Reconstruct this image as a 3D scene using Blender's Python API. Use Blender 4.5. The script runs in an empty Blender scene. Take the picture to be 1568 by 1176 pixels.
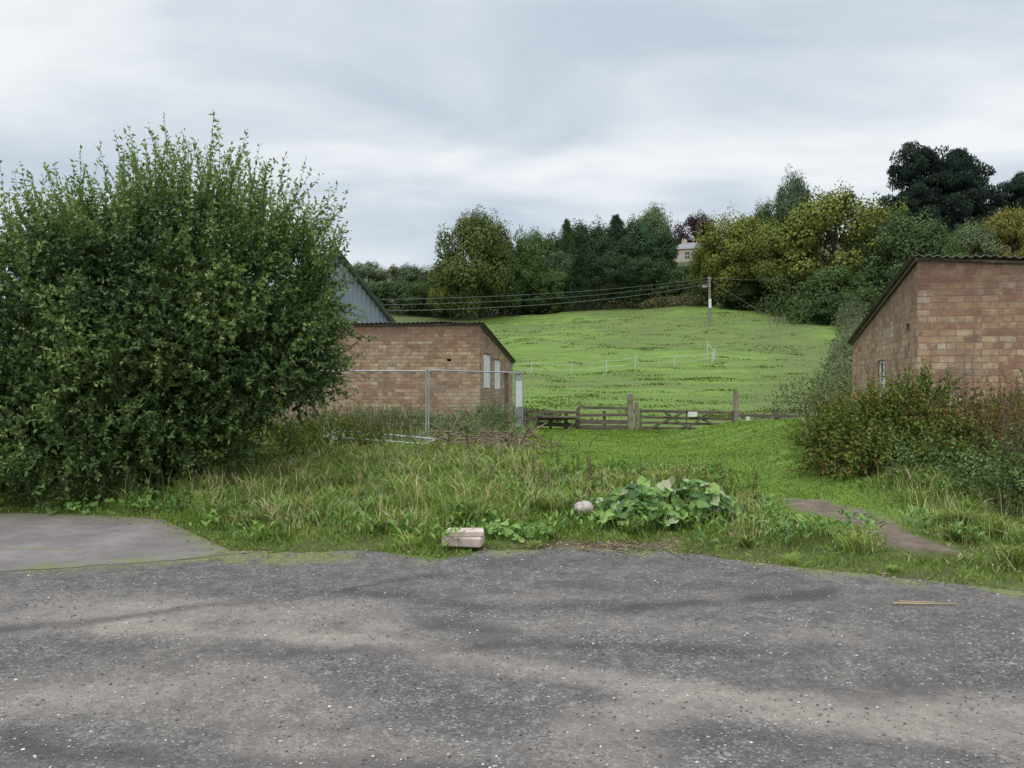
import bpy, bmesh, math, numpy as np
from mathutils import Vector
R = np.random.default_rng(7)
scene = bpy.context.scene
scene.view_settings.view_transform = 'Standard'
scene.view_settings.look = 'None'
scene.view_settings.exposure = 0
COL = scene.collection

# ---------------------------------------------------------------- helpers
_lat = np.random.default_rng(3).random((256, 256))
def vnoise(x, y, s=1.0, o=0):
    x = np.asarray(x, float)*s+o*17.3+500; y = np.asarray(y, float)*s+o*9.1+500
    xi = np.floor(x).astype(int); yi = np.floor(y).astype(int)
    fx = x-xi; fy = y-yi; fx = fx*fx*(3-2*fx); fy = fy*fy*(3-2*fy)
    g = lambda a, b: _lat[a % 256, b % 256]
    return (g(xi, yi)*(1-fx)+g(xi+1, yi)*fx)*(1-fy)+(g(xi, yi+1)*(1-fx)+g(xi+1, yi+1)*fx)*fy
def fbm(x, y, s=1.0, o=0, n=4):
    t = 0; a = 1; w = 0
    for i in range(n):
        t = t+a*vnoise(x, y, s*2**i, o+i); w += a; a *= .5
    return t/w
def sstep(x, a, b):
    t = np.clip((np.asarray(x, float)-a)/(b-a), 0, 1); return t*t*(3-2*t)
def nrm(a):
    return a/np.maximum(np.linalg.norm(a, axis=-1, keepdims=True), 1e-9)

class MB:
    """mesh builder collecting vertex / face arrays"""
    def __init__(s): s.v = []; s.n = 0; s.idx = []; s.cnt = []; s.mat = []; s.val = []; s.uv = []; s.smooth = []
    def add(s, verts, faces, mat=0, val=None, uv=None, smooth=False):
        verts = np.asarray(verts, float).reshape(-1, 3); faces = np.asarray(faces, int)
        nf, k = faces.shape
        s.v.append(verts); s.idx.append((faces+s.n).ravel()); s.cnt.append(np.full(nf, k)); s.n += len(verts)
        s.mat.append(np.full(nf, mat)); s.val.append(np.full(nf, 0.5) if val is None else np.broadcast_to(val, (nf,)))
        s.uv.append(np.zeros((nf*k, 2)) if uv is None else np.asarray(uv, float).reshape(-1, 2))
        s.smooth.append(np.full(nf, smooth))
    def box(s, c, size, rotz=0, mat=0, val=.5):
        c = np.array(c, float); h = np.array(size, float)/2
        p = np.array([[x, y, z] for z in (-1, 1) for y in (-1, 1) for x in (-1, 1)])*h
        ca, sa = math.cos(rotz), math.sin(rotz)
        p = np.stack([p[:, 0]*ca-p[:, 1]*sa, p[:, 0]*sa+p[:, 1]*ca, p[:, 2]], 1)+c
        s.add(p, [[0, 2, 3, 1], [4, 5, 7, 6], [0, 1, 5, 4], [2, 6, 7, 3], [0, 4, 6, 2], [1, 3, 7, 5]], mat, val)
    def beam(s, a, b, w, h, mat=0, val=.5):
        a = np.array(a, float); b = np.array(b, float); d = nrm(b-a)
        up = np.array([0, 0, 1.]) if abs(d[2]) < .9 else np.array([0, 1., 0])
        sd = nrm(np.cross(d, up)); u = np.cross(sd, d)
        p = [q+sd*i*w/2+u*j*h/2 for q in (a, b) for i, j in ((-1, -1), (1, -1), (1, 1), (-1, 1))]
        s.add(p, [[0, 1, 2, 3], [7, 6, 5, 4], [0, 4, 5, 1], [1, 5, 6, 2], [2, 6, 7, 3], [3, 7, 4, 0]], mat, val)
    def tube(s, pts, rad, k=6, mat=0, val=.5):
        pts = np.array(pts, float); n = len(pts); rad = np.broadcast_to(rad, (n,))
        d = np.gradient(pts, axis=0); d = nrm(d)
        ref = np.array([0.31, 0.95, 0.05]); sd = nrm(np.cross(d, ref)); u = np.cross(d, sd)
        a = np.arange(k)/k*2*math.pi
        ring = pts[:, None]+rad[:, None, None]*(sd[:, None]*np.cos(a)[None, :, None]+u[:, None]*np.sin(a)[None, :, None])
        f = []
        for i in range(n-1):
            for j in range(k):
                f.append([i*k+j, i*k+(j+1) % k, (i+1)*k+(j+1) % k, (i+1)*k+j])
        s.add(ring.reshape(-1, 3), f, mat, val, smooth=True)
        s.add(ring[-1], [list(range(k))], mat, val); s.add(ring[0], [list(range(k))[::-1]], mat, val)
    def leaves(s, P, D, L, W, mat=0, val=.5, N=None, fold=0.12):
        P = np.asarray(P); n = len(P); D = nrm(D)
        if N is None: N = R.normal(size=(n, 3))
        sd = nrm(np.cross(D, N)); up = np.cross(sd, D)
        L = np.broadcast_to(L, (n,))[:, None]; W = np.broadcast_to(W, (n,))[:, None]
        v = np.stack([P, P+D*L*.45+sd*W/2+up*L*fold, P+D*L, P+D*L*.45-sd*W/2+up*L*fold], 1)
        s.add(v.reshape(-1, 3), np.arange(4*n).reshape(n, 4), mat, val)
    def rounds(s, P, Nn, rad, k=7, mat=0, val=.5):
        n = len(P); Nn = nrm(Nn); t = nrm(np.cross(Nn, R.normal(size=(n, 3)))); b = np.cross(Nn, t)
        a = np.linspace(.35, 2*math.pi-.35, k); rr = np.array([.75, 1.05, 1, 1.12, 1, 1.05, .75])
        rad = np.broadcast_to(rad, (n,))[:, None, None]
        ring = P[:, None]+rad*rr[None, :, None]*(t[:, None]*np.cos(a)[None, :, None]+b[:, None]*np.sin(a)[None, :, None])+Nn[:, None]*rad*(R.random((n, k, 1))-.2)*.45
        v = np.concatenate([P[:, None]-Nn[:, None]*rad*.12, ring], 1)
        f = np.array([[0, j, j+1] for j in range(1, k)])
        F = (np.arange(n)[:, None, None]*(k+1)+f[None]).reshape(-1, 3)
        s.add(v.reshape(-1, 3), F, mat, np.repeat(np.broadcast_to(val, (n,)), k-1))
    def blades(s, P, H, wd, lean, mat=0, val=.5):
        n = len(P); a = R.random(n)*2*math.pi
        sd = np.stack([np.cos(a), np.sin(a), 0*a], 1)*np.broadcast_to(wd, (n,))[:, None]
        b = R.random(n)*2*math.pi; ln = np.stack([np.cos(b), np.sin(b), 0*b], 1)*(np.broadcast_to(lean, (n,))*H)[:, None]
        up = np.stack([0*H, 0*H, H], 1)
        mid = P+ln*.35+up*.58
        v = np.stack([P-sd, P+sd, mid-sd*.75, mid+sd*.75, P+ln+up*(1-.25*np.broadcast_to(lean, (n,)))[:, None]], 1).reshape(-1, 3)
        base = (np.arange(n)*5)[:, None]
        s.add(v, base+np.array([[0, 1, 3, 2]]), mat, val)
        s.idx.append((base+np.array([[2, 3, 4]])+s.n-len(v)).ravel()); s.cnt.append(np.full(n, 3)); s.mat.append(np.full(n, mat))
        s.val.append(np.broadcast_to(val, (n,))); s.uv.append(np.zeros((3*n, 2))); s.smooth.append(np.full(n, False))
    def mesh(s, name, mats):
        me = bpy.data.meshes.new(name)
        v = np.concatenate(s.v); idx = np.concatenate(s.idx).astype(np.int32); cnt = np.concatenate(s.cnt)
        me.vertices.add(len(v)); me.vertices.foreach_set('co', v.astype(np.float32).ravel())
        me.loops.add(len(idx)); me.loops.foreach_set('vertex_index', idx)
        st = np.concatenate([[0], np.cumsum(cnt)[:-1]]).astype(np.int32)
        me.polygons.add(len(cnt)); me.polygons.foreach_set('loop_start', st)
        me.polygons.foreach_set('material_index', np.concatenate(s.mat).astype(np.int32))
        me.update(calc_edges=True)
        me.polygons.foreach_set('use_smooth', np.concatenate(s.smooth))
        at = me.attributes.new('v', 'FLOAT', 'FACE'); at.data.foreach_set('value', np.concatenate(s.val).astype(np.float32))
        uv = me.uv_layers.new(name='UVMap'); uv.data.foreach_set('uv', np.concatenate(s.uv).astype(np.float32).ravel())
        for m in mats: me.materials.append(m)
        return me
    def obj(s, name, mats, parent=None):
        o = bpy.data.objects.new(name, s.mesh(name, mats)); COL.objects.link(o)
        if parent: o.parent = parent
        return o
def empty(name):
    e = bpy.data.objects.new(name, None); COL.objects.link(e); e.empty_display_size = .3; return e

# ---------------------------------------------------------------- materials
class NT:
    def __init__(s, name):
        s.m = bpy.data.materials.new(name); s.m.use_nodes = True; s.t = s.m.node_tree; s.t.nodes.clear()
        s.out = s.n('ShaderNodeOutputMaterial'); s.b = s.n('ShaderNodeBsdfPrincipled'); s.t.links.new(s.b.outputs[0], s.out.inputs[0])
        s.b.inputs['Roughness'].default_value = .9; s.b.inputs['Specular IOR Level'].default_value = .2
    def n(s, ty): return s.t.nodes.new(ty)
    def l(s, a, b): s.t.links.new(a, b)
    def ramp(s, fac, stops, interp='LINEAR'):
        r = s.n('ShaderNodeValToRGB'); cr = r.color_ramp; cr.interpolation = interp
        while len(cr.elements) < len(stops): cr.elements.new(.5)
        for e, (p, c) in zip(cr.elements, stops): e.position = p; e.color = c if len(c) == 4 else (*c, 1)
        s.l(fac, r.inputs[0]); return r.outputs[0]
    def noise(s, scale, detail=4, rough=.55, vec=None, out='Fac'):
        nd = s.n('ShaderNodeTexNoise'); nd.inputs['Scale'].default_value = scale; nd.inputs['Detail'].default_value = detail
        nd.inputs['Roughness'].default_value = rough
        if vec is not None: s.l(vec, nd.inputs['Vector'])
        return nd.outputs[out]
    def mix(s, fac, a, b, mode='MIX'):
        nd = s.n('ShaderNodeMix'); nd.data_type = 'RGBA'; nd.blend_type = mode
        for inp, v in ((nd.inputs[0], fac), (nd.inputs[6], a), (nd.inputs[7], b)):
            if hasattr(v, 'is_linked'): s.l(v, inp)
            else: inp.default_value = v
        return nd.outputs[2]
    def math(s, op, a, b=0.0, clamp=False):
        nd = s.n('ShaderNodeMath'); nd.operation = op; nd.use_clamp = clamp
        for inp, v in ((nd.inputs[0], a), (nd.inputs[1], b)):
            if hasattr(v, 'is_linked'): s.l(v, inp)
            else: inp.default_value = v
        return nd.outputs[0]
    def attr(s, name, out='Fac'):
        a = s.n('ShaderNodeAttribute'); a.attribute_name = name; return a.outputs[out]
    def bump(s, h, strength=.3, dist=.02):
        b = s.n('ShaderNodeBump'); b.inputs['Strength'].default_value = strength; b.inputs['Distance'].default_value = dist
        s.l(h, b.inputs['Height']); s.l(b.outputs[0], s.b.inputs['Normal'])
    def col(s, c):
        if hasattr(c, 'is_linked'): s.l(c, s.b.inputs['Base Color'])
        else: s.b.inputs['Base Color'].default_value = c
        return s.m
    def pos(s): return s.n('ShaderNodeNewGeometry').outputs['Position']

def leafmat(name, stops, objcol=False, trans=.3, sheen=False):
    t = NT(name); v = t.attr('v'); c = t.ramp(v, stops)
    if objcol:
        oi = t.n('ShaderNodeObjectInfo'); c = t.mix(1.0, c, oi.outputs['Color'], 'MULTIPLY')
    if sheen:
        t.col(c); t.b.inputs['Roughness'].default_value = .5; t.b.inputs['Specular IOR Level'].default_value = .3; surf = t.b
    else:
        surf = t.n('ShaderNodeBsdfDiffuse'); t.l(c, surf.inputs[0])
    if trans:
        tr = t.n('ShaderNodeBsdfTranslucent'); t.l(t.mix(1.0, c, (1.1, 1.15, .6, 1), 'MULTIPLY'), tr.inputs[0])
        ms = t.n('ShaderNodeMixShader'); ms.inputs[0].default_value = trans
        t.l(surf.outputs[0], ms.inputs[1]); t.l(tr.outputs[0], ms.inputs[2]); t.l(ms.outputs[0], t.out.inputs[0])
    else: t.l(surf.outputs[0], t.out.inputs[0])
    return t.m
def simple(name, c1, c2, scale=8, rough=.85, bump=.2, stretch=None, metal=0, spec=.2):
    t = NT(name); vec = t.n('ShaderNodeTexCoord').outputs['Object']
    if stretch:
        mp = t.n('ShaderNodeMapping'); mp.inputs['Scale'].default_value = stretch; t.l(vec, mp.inputs[0]); vec = mp.outputs[0]
    n = t.noise(scale, 6, .65, vec); t.col(t.ramp(n, [(.3, c1), (.7, c2)])); t.bump(n, bump, .02)
    t.b.inputs['Roughness'].default_value = rough; t.b.inputs['Metallic'].default_value = metal; t.b.inputs['Specular IOR Level'].default_value = spec
    return t.m

M_bark = simple('bark', (.035, .028, .02), (.11, .09, .07), 6, stretch=(3, 3, .6))
M_twig = simple('twig_bark', (.04, .035, .02), (.10, .08, .045), 10)
M_wood = simple('weathered_timber', (.05, .04, .032), (.20, .165, .13), 5, stretch=(.6, 4, 4), bump=.4)
M_wood_l = simple('timber_grey', (.13, .105, .085), (.30, .26, .21), 6)
M_white = simple('white_paint', (.55, .55, .54), (.76, .76, .75), 5)
M_galv = simple('galvanised_steel', (.26, .27, .28), (.44, .45, .46), 12, rough=.5, metal=.3)
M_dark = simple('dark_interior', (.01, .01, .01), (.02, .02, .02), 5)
M_conc = simple('concrete_block', (.36, .29, .24), (.58, .48, .42), 9, bump=.5)
M_fade = simple('faded_pole', (.14, .12, .09), (.30, .26, .21), 3)
M_wire = simple('cable_grey', (.12, .125, .13), (.18, .185, .19), 3)
M_wirew = simple('white_tape', (.42, .44, .42), (.55, .56, .54), 3)

M_bush = leafmat('bush_leaves', [(0, (.03, .062, .022)), (.4, (.075, .135, .042)), (.75, (.15, .23, .068)), (1, (.27, .34, .12))], sheen=True, trans=.22)
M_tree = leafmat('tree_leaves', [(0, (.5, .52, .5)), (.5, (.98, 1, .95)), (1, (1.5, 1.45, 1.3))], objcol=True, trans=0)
M_bram = leafmat('bramble_leaves', [(0, (.035, .06, .018)), (.5, (.10, .15, .035)), (.78, (.20, .23, .06)), (.88, (.26, .14, .06)), (1, (.22, .09, .06))], trans=.2)
M_weed = leafmat('weed_leaves', [(0, (.045, .10, .025)), (.5, (.13, .24, .05)), (.8, (.25, .37, .09)), (.93, (.36, .40, .26)), (1, (.22, .13, .06))], sheen=True, trans=.2)
M_dead = leafmat('dead_stalks', [(0, (.08, .045, .032)), (.6, (.18, .115, .085)), (1, (.38, .30, .22))], trans=0)
M_grass = leafmat('grass_blades', [(0, (.06, .09, .022)), (.35, (.13, .20, .04)), (.65, (.205, .305, .062)), (.86, (.31, .37, .10)), (.93, (.40, .355, .20)), (1, (.54, .45, .30))], trans=.15)

# ---------------------------------------------------------------- terrain
EX = np.array([-60, -8, -4.34, -3.41, -2.65, -1.9, -1.39, -.62, -.27, .74, 1.62, 2.51, 3.26, 3.9, 4.6, 8, 60.])
EY = np.array([3.0, 5.3, 6.52, 6.88, 7.19, 7.25, 7.30, 6.98, 7.33, 7.48, 7.19, 6.64, 6.24, 5.85, 5.3, 3.6, -8.])
PX = np.array([-60, -12, -6.2, -5.2, -4.1, -3.4, -2.65, -2.4]); PY = np.array([12, 10, 9.4, 9.3, 8.95, 8.1, 7.21, 7.20])
def edge_t(x): return np.interp(x, EX, EY)+.26*(fbm(x, x*0, 1.9, 3, 3)-.5)+.14*(fbm(x, x*0+3, 9, 4, 3)-.5)
def edge_g(x):
    return np.where(np.asarray(x) < -2.6, np.interp(x, PX, PY), edge_t(x))
def hgt(x, y):
    x = np.asarray(x, float); y = np.asarray(y, float)
    d = y-edge_g(x)
    z = np.interp(y, [0, 6, 13, 20, 27, 34, 42, 50, 70, 90, 111, 140, 150, 170, 200, 260, 400, 900],
                  [0, 0, .04, .02, -.27, -.25, .1, .8, 2.9, 5.6, 8.9, 14, 15.8, 19.5, 23, 27, 30, 33])*sstep(d, 0, 1.5)
    z = z+.05*sstep(d, 0, .9)
    z = z+sstep(y, 150, 200)*9*sstep(x, 12, 42)+sstep(y, 110, 170)*6*sstep(x, 50, 90)
    z = z+.05*np.clip(x, -10, 35)*sstep(y, 70, 120)
    z = z+.55*sstep(x, 3.6, 7.0)*sstep(y, 8, 12.5)*(1-sstep(y, 22, 27))
    z = z+.18*(1-sstep(np.hypot(x+4, y-24), 5, 8))*sstep(y, 18.5, 21)
    z = z+(fbm(x, y, .55, 5, 3)-.5)*.16*sstep(d, .3, 1.6)*(1-sstep(y, 40, 60))
    z = z+(fbm(x, y, .11, 8, 4)-.5)*1.6*sstep(y, 40, 75)
    return z
def dseg(x, y, pts):
    best = np.full(np.shape(x), 1e9)
    for (ax, ay), (bx, by) in zip(pts[:-1], pts[1:]):
        vx, vy = bx-ax, by-ay; t = np.clip(((x-ax)*vx+(y-ay)*vy)/(vx*vx+vy*vy), 0, 1)
        best = np.minimum(best, np.hypot(x-ax-t*vx, y-ay-t*vy))
    return best
def m_dirt(x, y):
    a = 1-sstep(dseg(x, y, [(3.8, 7.35), (4.0, 8.2), (4.0, 9.2), (3.7, 9.9)])+.5*(fbm(x, y, 3.5, 2)-.5), .14, .38)
    b = (1-sstep(dseg(x, y, [(8.6, 29.5), (11.5, 31), (14, 33)]), 1.0, 3.0))*sstep(fbm(x, y, .6, 4), .38, .52)
    c = (1-sstep(dseg(x, y, [(-1.6, 17.8), (.2, 18.4)]), .3, 1.2))*.5
    e = (1-sstep(dseg(x, y, [(.6, 7.62), (1.5, 7.5)])+.4*(fbm(x, y, 3, 7)-.5), .06, .26))*.7
    return np.clip(a+b+c+e, 0, 1)
def m_lawn(x, y):
    a = sstep(y, 12.0, 15.0)*sstep(x-.035*y, -.4, .6)*(1-sstep(x-.37*y, -.4, .4))
    b = 1-sstep(dseg(x, y, [(3.9, 9.0), (4.1, 11), (4.6, 15)]), .35, 1.0)
    return np.clip(np.maximum(a, b), 0, 1)
def m_wood(x, y):
    return np.clip(sstep(y+10*(fbm(x, y, .1, 6)-.5), 139, 144)+sstep((x-20)-(y-48)*.47, 1.0, 4)*sstep(y, 30, 40)+sstep(-x-4, 0, 4)*sstep(y, 32, 40)*.5, 0, 1)
def m_worn(x, y):
    a = 1-sstep(np.abs(dseg(x, y, [(13, 36), (17, 50), (25, 66), (33, 84), (36, 104)])+4*(fbm(x, y, .12, 31)-.5)), 1.0, 5.0)
    return np.clip(a*.8+sstep(fbm(x*.6, y, .075, 33), .50, .66)*.75, 0, 1)
def grid_axis(parts):
    o = []
    for a, b, st in parts: o += list(np.arange(a, b, st))
    o.append(parts[-1][1]); return np.array(o)
gx = grid_axis([(-500, -120, 20), (-120, -20, 4), (-20, -9, .5), (-9, 8, .12), (8, 20, .4), (20, 60, 1.5), (60, 120, 3), (120, 500, 20)])
gy = grid_axis([(-60, 4, 4), (4, 14, .12), (14, 34, .3), (34, 160, 1.5), (160, 300, 7), (300, 900, 40)])
X, Y = np.meshgrid(gx, gy)
def gridmesh(name, X, Y, Z, mats, attrs):
    ny, nx = X.shape; i = np.arange(ny*nx).reshape(ny, nx)
    f = np.stack([i[:-1, :-1], i[:-1, 1:], i[1:, 1:], i[1:, :-1]], -1).reshape(-1, 4)
    b = MB(); b.add(np.stack([X, Y, Z], -1), f, smooth=True); o = b.obj(name, mats)
    for k, a in attrs.items():
        at = o.data.attributes.new(k, 'FLOAT', 'POINT'); at.data.foreach_set('value', np.asarray(a, np.float32).ravel())
    return o
t = NT('ground_soil_and_grass'); p = t.pos()
n1 = t.noise(.35, 6, .6, p); n2 = t.noise(6, 6, .7, p); n3 = t.noise(1.6, 6, .7, p)
mp = t.n('ShaderNodeMapping'); mp.inputs['Scale'].default_value = (.10, .38, .3); mp.inputs['Rotation'].default_value = (0, 0, .25); t.l(p, mp.inputs[0])
ns = t.noise(1.0, 7, .72, mp.outputs[0])
field = t.ramp(ns, [(.30, (.08, .115, .03)), (.43, (.125, .195, .038)), (.55, (.165, .26, .048)), (.72, (.22, .31, .068))])
field = t.mix(t.math('MULTIPLY', n2, .6), field, (.09, .14, .03, 1))
field = t.mix(t.ramp(n1, [(.36, (.5, .5, .5)), (.52, (0, 0, 0))]), field, (.14, .15, .055, 1))
field = t.mix(t.math('MULTIPLY', t.attr('worn'), .62), field, (.10, .115, .045, 1))
rough = t.ramp(n3, [(.3, (.05, .055, .02)), (.6, (.10, .12, .03)), (.8, (.13, .12, .05))])
lawn = t.ramp(n3, [(.3, (.09, .15, .025)), (.7, (.16, .25, .04))])
dirt = t.ramp(n2, [(.3, (.10, .075, .055)), (.7, (.23, .18, .14))])
wood = t.ramp(n3, [(.3, (.03, .035, .015)), (.7, (.08, .09, .035))])
c = t.mix(t.attr('lawn'), rough, lawn); c = t.mix(t.attr('field'), c, field); c = t.mix(t.attr('wood'), c, wood); c = t.mix(t.attr('dirt'), c, dirt)
t.col(c); t.bump(n2, .8, .12)
ground = gridmesh('ground', X, Y, hgt(X, Y), [t.m], dict(lawn=m_lawn(X, Y), field=sstep(Y, 27.5, 29.5), wood=m_wood(X, Y), dirt=m_dirt(X, Y), worn=m_worn(X, Y)))

# ---- tarmac yard
xs = grid_axis([(-60, -8, 1), (-8, 8, .035), (8, 60, 1)]); vv = np.concatenate([np.linspace(0, .5, 8)[:-1], np.linspace(.5, 1, 150)])
et = edge_t(xs)+.05; dep = np.minimum(et, 8)+3
TX = np.tile(xs, (len(vv), 1))
TY = np.where(vv[:, None] > .5, et[None]-(1-vv[:, None])*2*dep[None], -40+(vv[:, None]*2)*((et-dep)[None]+40))
wx = TX+(fbm(TX, TY, 2.4, 30)-.5)*.35
def band(pts, w, o, k=1.15):
    wob = (fbm(TX, TY, 1.3, o)-.5)*.6+(fbm(TX, TY, 6, o+1)-.5)*.2
    return (1-sstep(np.abs(dseg(wx, TY+wob*.6, pts)), w*.1, w*k))
dust = .9*band([(-2.6, 5.1), (-1.2, 4.87), (-.2, 4.4), (.7, 4.05), (1.9, 3.75), (3.5, 3.5)], .22, 1)
dust += .8*band([(-4.2, 5.5), (-2.6, 5.35), (-1.2, 5.3)], .55, 2)+.75*band([(.3, 3.55), (1.0, 3.85), (1.6, 3.5), (2.2, 3.3)], .26, 3)
dust += .65*band([(-2.6, 3.9), (-1.6, 4.1), (-1.0, 3.8)], .5, 4)+.5*band([(-.9, 3.4), (.4, 3.3)], .45, 5)+.5*band([(2.4, 3.9), (3.2, 3.7)], .3, 6)
dust += .35*band([(-.5, 5.6), (1.0, 5.9), (3, 5.5)], .25, 12)+.4*band([(-1.0, 5.0), (.6, 5.15), (2.2, 4.9)], .25, 15)
dust = np.clip(dust*(-.1+1.8*fbm(TX, TY, 2.6, 7, 6)), 0, 1)*.78
dark = .9*band([(-1.2, 5.9), (0, 5.55), (.9, 5.45), (2.4, 5.9)], .16, 8)+.9*band([(-3.4, 4.9), (-1.9, 5.6), (-.6, 6.4)], .10, 9)+.8*band([(-1.6, 4.6), (.2, 4.75), (1.8, 4.6)], .12, 10)+.7*band([(1.8, 3.9), (3.2, 4.3), (4.6, 4.6)], .18, 11)
dark += .5*band([(-.2, 6.9), (1.2, 6.95), (2.2, 6.4)], .3, 13)+.5*band([(.5, 6.2), (2.5, 5.6), (4, 5.1)], .28, 14)+.8*band([(-.55, 5.1), (-.1, 5.05)], .18, 17)+.7*band([(-3.2, 3.7), (-1.4, 3.25), (.2, 3.05)], .10, 18)+.6*band([(-.4, 3.9), (.8, 3.5), (2.0, 3.2)], .09, 19)
dark = np.clip(dark*(-.05+1.6*fbm(TX, TY, 2.8, 9, 6)), 0, 1)
ed = et[None]-TY
moss = (1-sstep(ed+.35*(fbm(TX, TY, 5, 8)-.5), .05, .34))*sstep(fbm(TX, TY, 3.2, 3), .42, .6)
moss = np.maximum(moss, (1-sstep(np.hypot((TX+2.3)/1.1, (TY-7.15)/.45), .5, 1.1))*sstep(fbm(TX, TY, 5, 5), .36, .55))
moss = np.maximum(moss, .5*(1-sstep(ed, 0, .5))*(TX < -2.5)*sstep(fbm(TX, TY, 3, 5), .4, .6))
t = NT('tarmac_gravelly'); p = t.pos()
vo = t.n('ShaderNodeTexVoronoi'); vo.inputs['Scale'].default_value = 80; t.l(p, vo.inputs['Vector'])
vo2 = t.n('ShaderNodeTexVoronoi'); vo2.inputs['Scale'].default_value = 38; t.l(p, vo2.inputs['Vector'])
sep = t.n('ShaderNodeSeparateColor'); t.l(vo.outputs['Color'], sep.inputs[0])
sep2 = t.n('ShaderNodeSeparateColor'); t.l(vo2.outputs['Color'], sep2.inputs[0])
big = t.noise(.8, 7, .7, p); fine = t.noise(24, 6, .75, p); med = t.noise(4, 8, .8, p); clump = t.noise(11, 7, .8, p)
base = t.ramp(sep.outputs[0], [(0, (.06, .057, .055)), (.5, (.12, .115, .112)), (.85, (.185, .177, .17)), (1, (.33, .31, .295))])
base = t.mix(t.ramp(sep2.outputs[1], [(.96, (0, 0, 0)), (.98, (.6, .6, .6))]), base, (.36, .335, .31, 1))
base = t.mix(t.ramp(big, [(.40, (0, 0, 0)), (.62, (.65, .65, .65))]), base, (.19, .165, .14, 1))
base = t.mix(t.ramp(med, [(.42, (.65, .65, .65)), (.54, (0, 0, 0))]), base, (.078, .074, .073, 1))
base = t.mix(t.ramp(clump, [(.42, (.5, .5, .5)), (.52, (0, 0, 0))]), base, (.075, .071, .069, 1))
dn = t.math('MULTIPLY', t.attr('dust'), t.math('ADD', t.math('MULTIPLY', clump, 1.6), -.05), True)
c = t.mix(dn, base, (.33, .28, .235, 1)); c = t.mix(t.math('MULTIPLY', t.math('MULTIPLY', t.attr('dark'), t.math('ADD', clump, .45)), .85, True), c, (.05, .046, .047, 1))
mo = t.math('MULTIPLY', t.attr('moss'), t.ramp(fine, [(.40, (0, 0, 0)), (.52, (1, 1, 1))]), True)
c = t.mix(mo, c, (.17, .19, .06, 1)); t.col(c)
hh = t.math('ADD', t.math('MULTIPLY', vo.outputs['Distance'], -1.0), t.math('MULTIPLY', fine, .9)); t.bump(hh, .7, .012)
gridmesh('tarmac_yard', TX, TY, TX*0+.006, [t.m], dict(dust=dust, dark=dark, moss=np.clip(moss, 0, 1)))

# ---- concrete pad (left)
xs = grid_axis([(-60, -9, 1.5), (-9, -2.45, .05)]); v2 = np.linspace(0, 1, 90)
lo = edge_t(xs)-.03; hi = np.maximum(np.interp(xs, PX, PY), lo+.02)+.05*(fbm(xs, xs*0, 3, 1)-.5)+.1
CX = np.tile(xs, (90, 1)); CY = lo[None]+(hi-lo)[None]*v2[:, None]
t = NT('concrete_pad'); p = t.pos(); n1 = t.noise(1.3, 7, .65, p); n2 = t.noise(60, 4, .7, p); n3 = t.noise(5, 7, .75, p)
c = t.ramp(n1, [(.3, (.14, .122, .113)), (.5, (.20, .178, .165)), (.7, (.27, .24, .225))])
c = t.mix(t.math('MULTIPLY', n2, .35), c, (.10, .095, .09, 1)); c = t.mix(t.ramp(n3, [(.38, (.5, .5, .5)), (.5, (0, 0, 0))]), c, (.11, .10, .092, 1))
c = t.mix(t.math('MULTIPLY', t.attr('moss'), t.ramp(n3, [(.42, (0, 0, 0)), (.55, (1, 1, 1))]), True), c, (.15, .165, .055, 1))
t.col(c); t.bump(n2, .3, .01)
cm = np.maximum((1-sstep(CY-lo[None], .05, .35))*sstep(fbm(CX, CY, 2.3, 4), .35, .6), (1-sstep(hi[None]-CY, .05, .45))*.9)
cm = np.maximum(cm, (1-sstep(np.abs(dseg(CX, CY, [(-7, 7.5), (-4.2, 7.4)])), .02, .07))*.9)
gridmesh('concrete_pad', CX, CY, CX*0+.010, [t.m], dict(moss=cm))

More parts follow.
